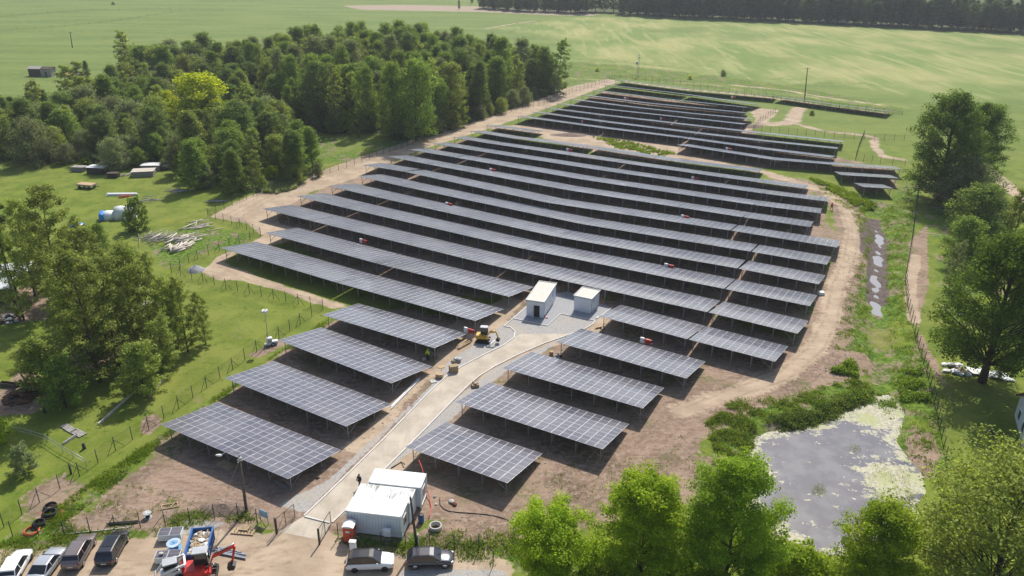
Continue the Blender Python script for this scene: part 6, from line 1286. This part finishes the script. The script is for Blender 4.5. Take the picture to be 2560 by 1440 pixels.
# ------------------------------------------------------------------ people
def skin_obj(name, pts, edges, radii, mat, parent, root=0):
    me = bpy.data.meshes.new(name); me.from_pydata(pts, edges, []); me.materials.append(M[mat]); ob = link(bpy.data.objects.new(name, me), parent)
    md = ob.modifiers.new('skin', 'SKIN'); sk = me.skin_vertices[0].data
    for i, r in enumerate(radii): sk[i].radius = (r, r) if not hasattr(r, '__len__') else r
    sk[root].use_root = True; md.use_smooth_shade = True; sb = ob.modifiers.new('sub', 'SUBSURF'); sb.levels = 1; sb.render_levels = 1; return ob
def person(u, v, rz, label, top, legs, hair='black', helmet=None, pose='stand'):
    t = empty('person', G(u, v), rz, label, 'person'); dz = 0
    J = dict(pel=(0, 0, .95), chest=(0, -.02, 1.28), neck=(0, -.01, 1.48), head=(0, .02, 1.62), crown=(0, .02, 1.74), shl=(-.20, -.01, 1.42), shr=(.20, -.01, 1.42), ell=(-.27, .03, 1.15), elr=(.27, .05, 1.15), wrl=(-.24, .18, .93), wrr=(.22, .22, .97), hal=(-.23, .24, .86), har=(.20, .28, .90), hil=(-.10, 0, .92), hir=(.10, 0, .92), knl=(-.11, .05, .50), knr=(.12, -.02, .50), anl=(-.12, 0, .08), anr=(.13, -.05, .08), tol=(-.13, .16, .04), tor=(.15, .11, .04))
    if pose == 'crouch':
        J.update(pel=(0, -.15, .50), hil=(-.10, -.14, .48), hir=(.10, -.14, .48), knl=(-.16, .22, .52), knr=(.16, .20, .45), chest=(0, .02, .80), neck=(0, .10, .98), head=(0, .18, 1.10), crown=(0, .20, 1.22), shl=(-.20, .08, .93), shr=(.20, .08, .93), ell=(-.26, .28, .75), elr=(.26, .30, .78), wrl=(-.14, .48, .72), wrr=(.12, .50, .80), hal=(-.12, .56, .72), har=(.10, .58, .82))
    if pose == 'walk': J.update(knl=(-.10, .22, .52), anl=(-.11, .22, .10), tol=(-.11, .38, .05), knr=(.10, -.06, .50), anr=(.11, -.30, .14), tor=(.11, -.18, .05))
    K = list(J); ix = {k: i for i, k in enumerate(K)}; E = [('pel', 'chest'), ('chest', 'neck'), ('neck', 'head'), ('head', 'crown'), ('chest', 'shl'), ('chest', 'shr'), ('shl', 'ell'), ('shr', 'elr'), ('ell', 'wrl'), ('elr', 'wrr'), ('wrl', 'hal'), ('wrr', 'har'), ('pel', 'hil'), ('pel', 'hir'), ('hil', 'knl'), ('hir', 'knr'), ('knl', 'anl'), ('knr', 'anr'), ('anl', 'tol'), ('anr', 'tor')]
    rad = dict(pel=(.15, .11), chest=(.16, .11), neck=.055, head=.10, crown=.07, shl=.07, shr=.07, ell=.047, elr=.047, wrl=.032, wrr=.032, hal=.04, har=.04, hil=.10, hir=.10, knl=.062, knr=.062, anl=.045, anr=.045, tol=.04, tor=.04)
    skin_obj('body', [J[k] for k in K], [(ix[a], ix[b]) for a, b in E], [rad[k] for k in K], 'skin', t)
    def garment(name, ks, es, mat, grow):
        i2 = {k: i for i, k in enumerate(ks)}; skin_obj(name, [J[k] for k in ks], [(i2[a], i2[b]) for a, b in es], [tuple(x + grow for x in (rad[k] if hasattr(rad[k], '__len__') else (rad[k],) * 2)) for k in ks], mat, t)
    garment('jacket', ['pel', 'chest', 'shl', 'shr', 'ell', 'elr', 'wrl', 'wrr'], [('pel', 'chest'), ('chest', 'shl'), ('chest', 'shr'), ('shl', 'ell'), ('shr', 'elr'), ('ell', 'wrl'), ('elr', 'wrr')], top, .022)
    garment('trousers', ['pel', 'hil', 'hir', 'knl', 'knr', 'anl', 'anr'], [('pel', 'hil'), ('pel', 'hir'), ('hil', 'knl'), ('hir', 'knr'), ('knl', 'anl'), ('knr', 'anr')], legs, .018)
    garment('shoes', ['anl', 'tol'], [('anl', 'tol')], 'black', .018); garment('shoes', ['anr', 'tor'], [('anr', 'tor')], 'black', .018)
    c = Vector(J['crown']); hd = Vector(J['head']); MB().ico((hd + c) / 2 + Vector((0, -.015, .02)), .118, sq=(.95, 1.08, .9), sub=2).build('helmet' if helmet else 'hair', M[helmet or hair], t)
    f = MB()
    for s in (-1, 1): f.ico(hd + Vector((s * .035, .10, .02)), .014)
    f.build('eyes', M['black'], t); MB().ico(hd + Vector((0, .115, -.01)), .018).build('nose', M['skin'], t)
    return t
person(1070, 900, R(160), 'worker in bright yellow jacket and dark trousers, under the panel edge', 'hivis', 'navy', helmet='hivis')
person(1619, 861, R(20), 'crouching worker in yellow vest by the red inverter', 'hivis', 'navy', pose='crouch')
person(900, 1218, R(150), 'person in dark clothes walking on the road behind the cabins', 'navy', 'black', pose='walk')
person(2078, 525, R(200), 'worker in orange vest at the pond end of a row', 'hivis_orange', 'navy', pose='walk')
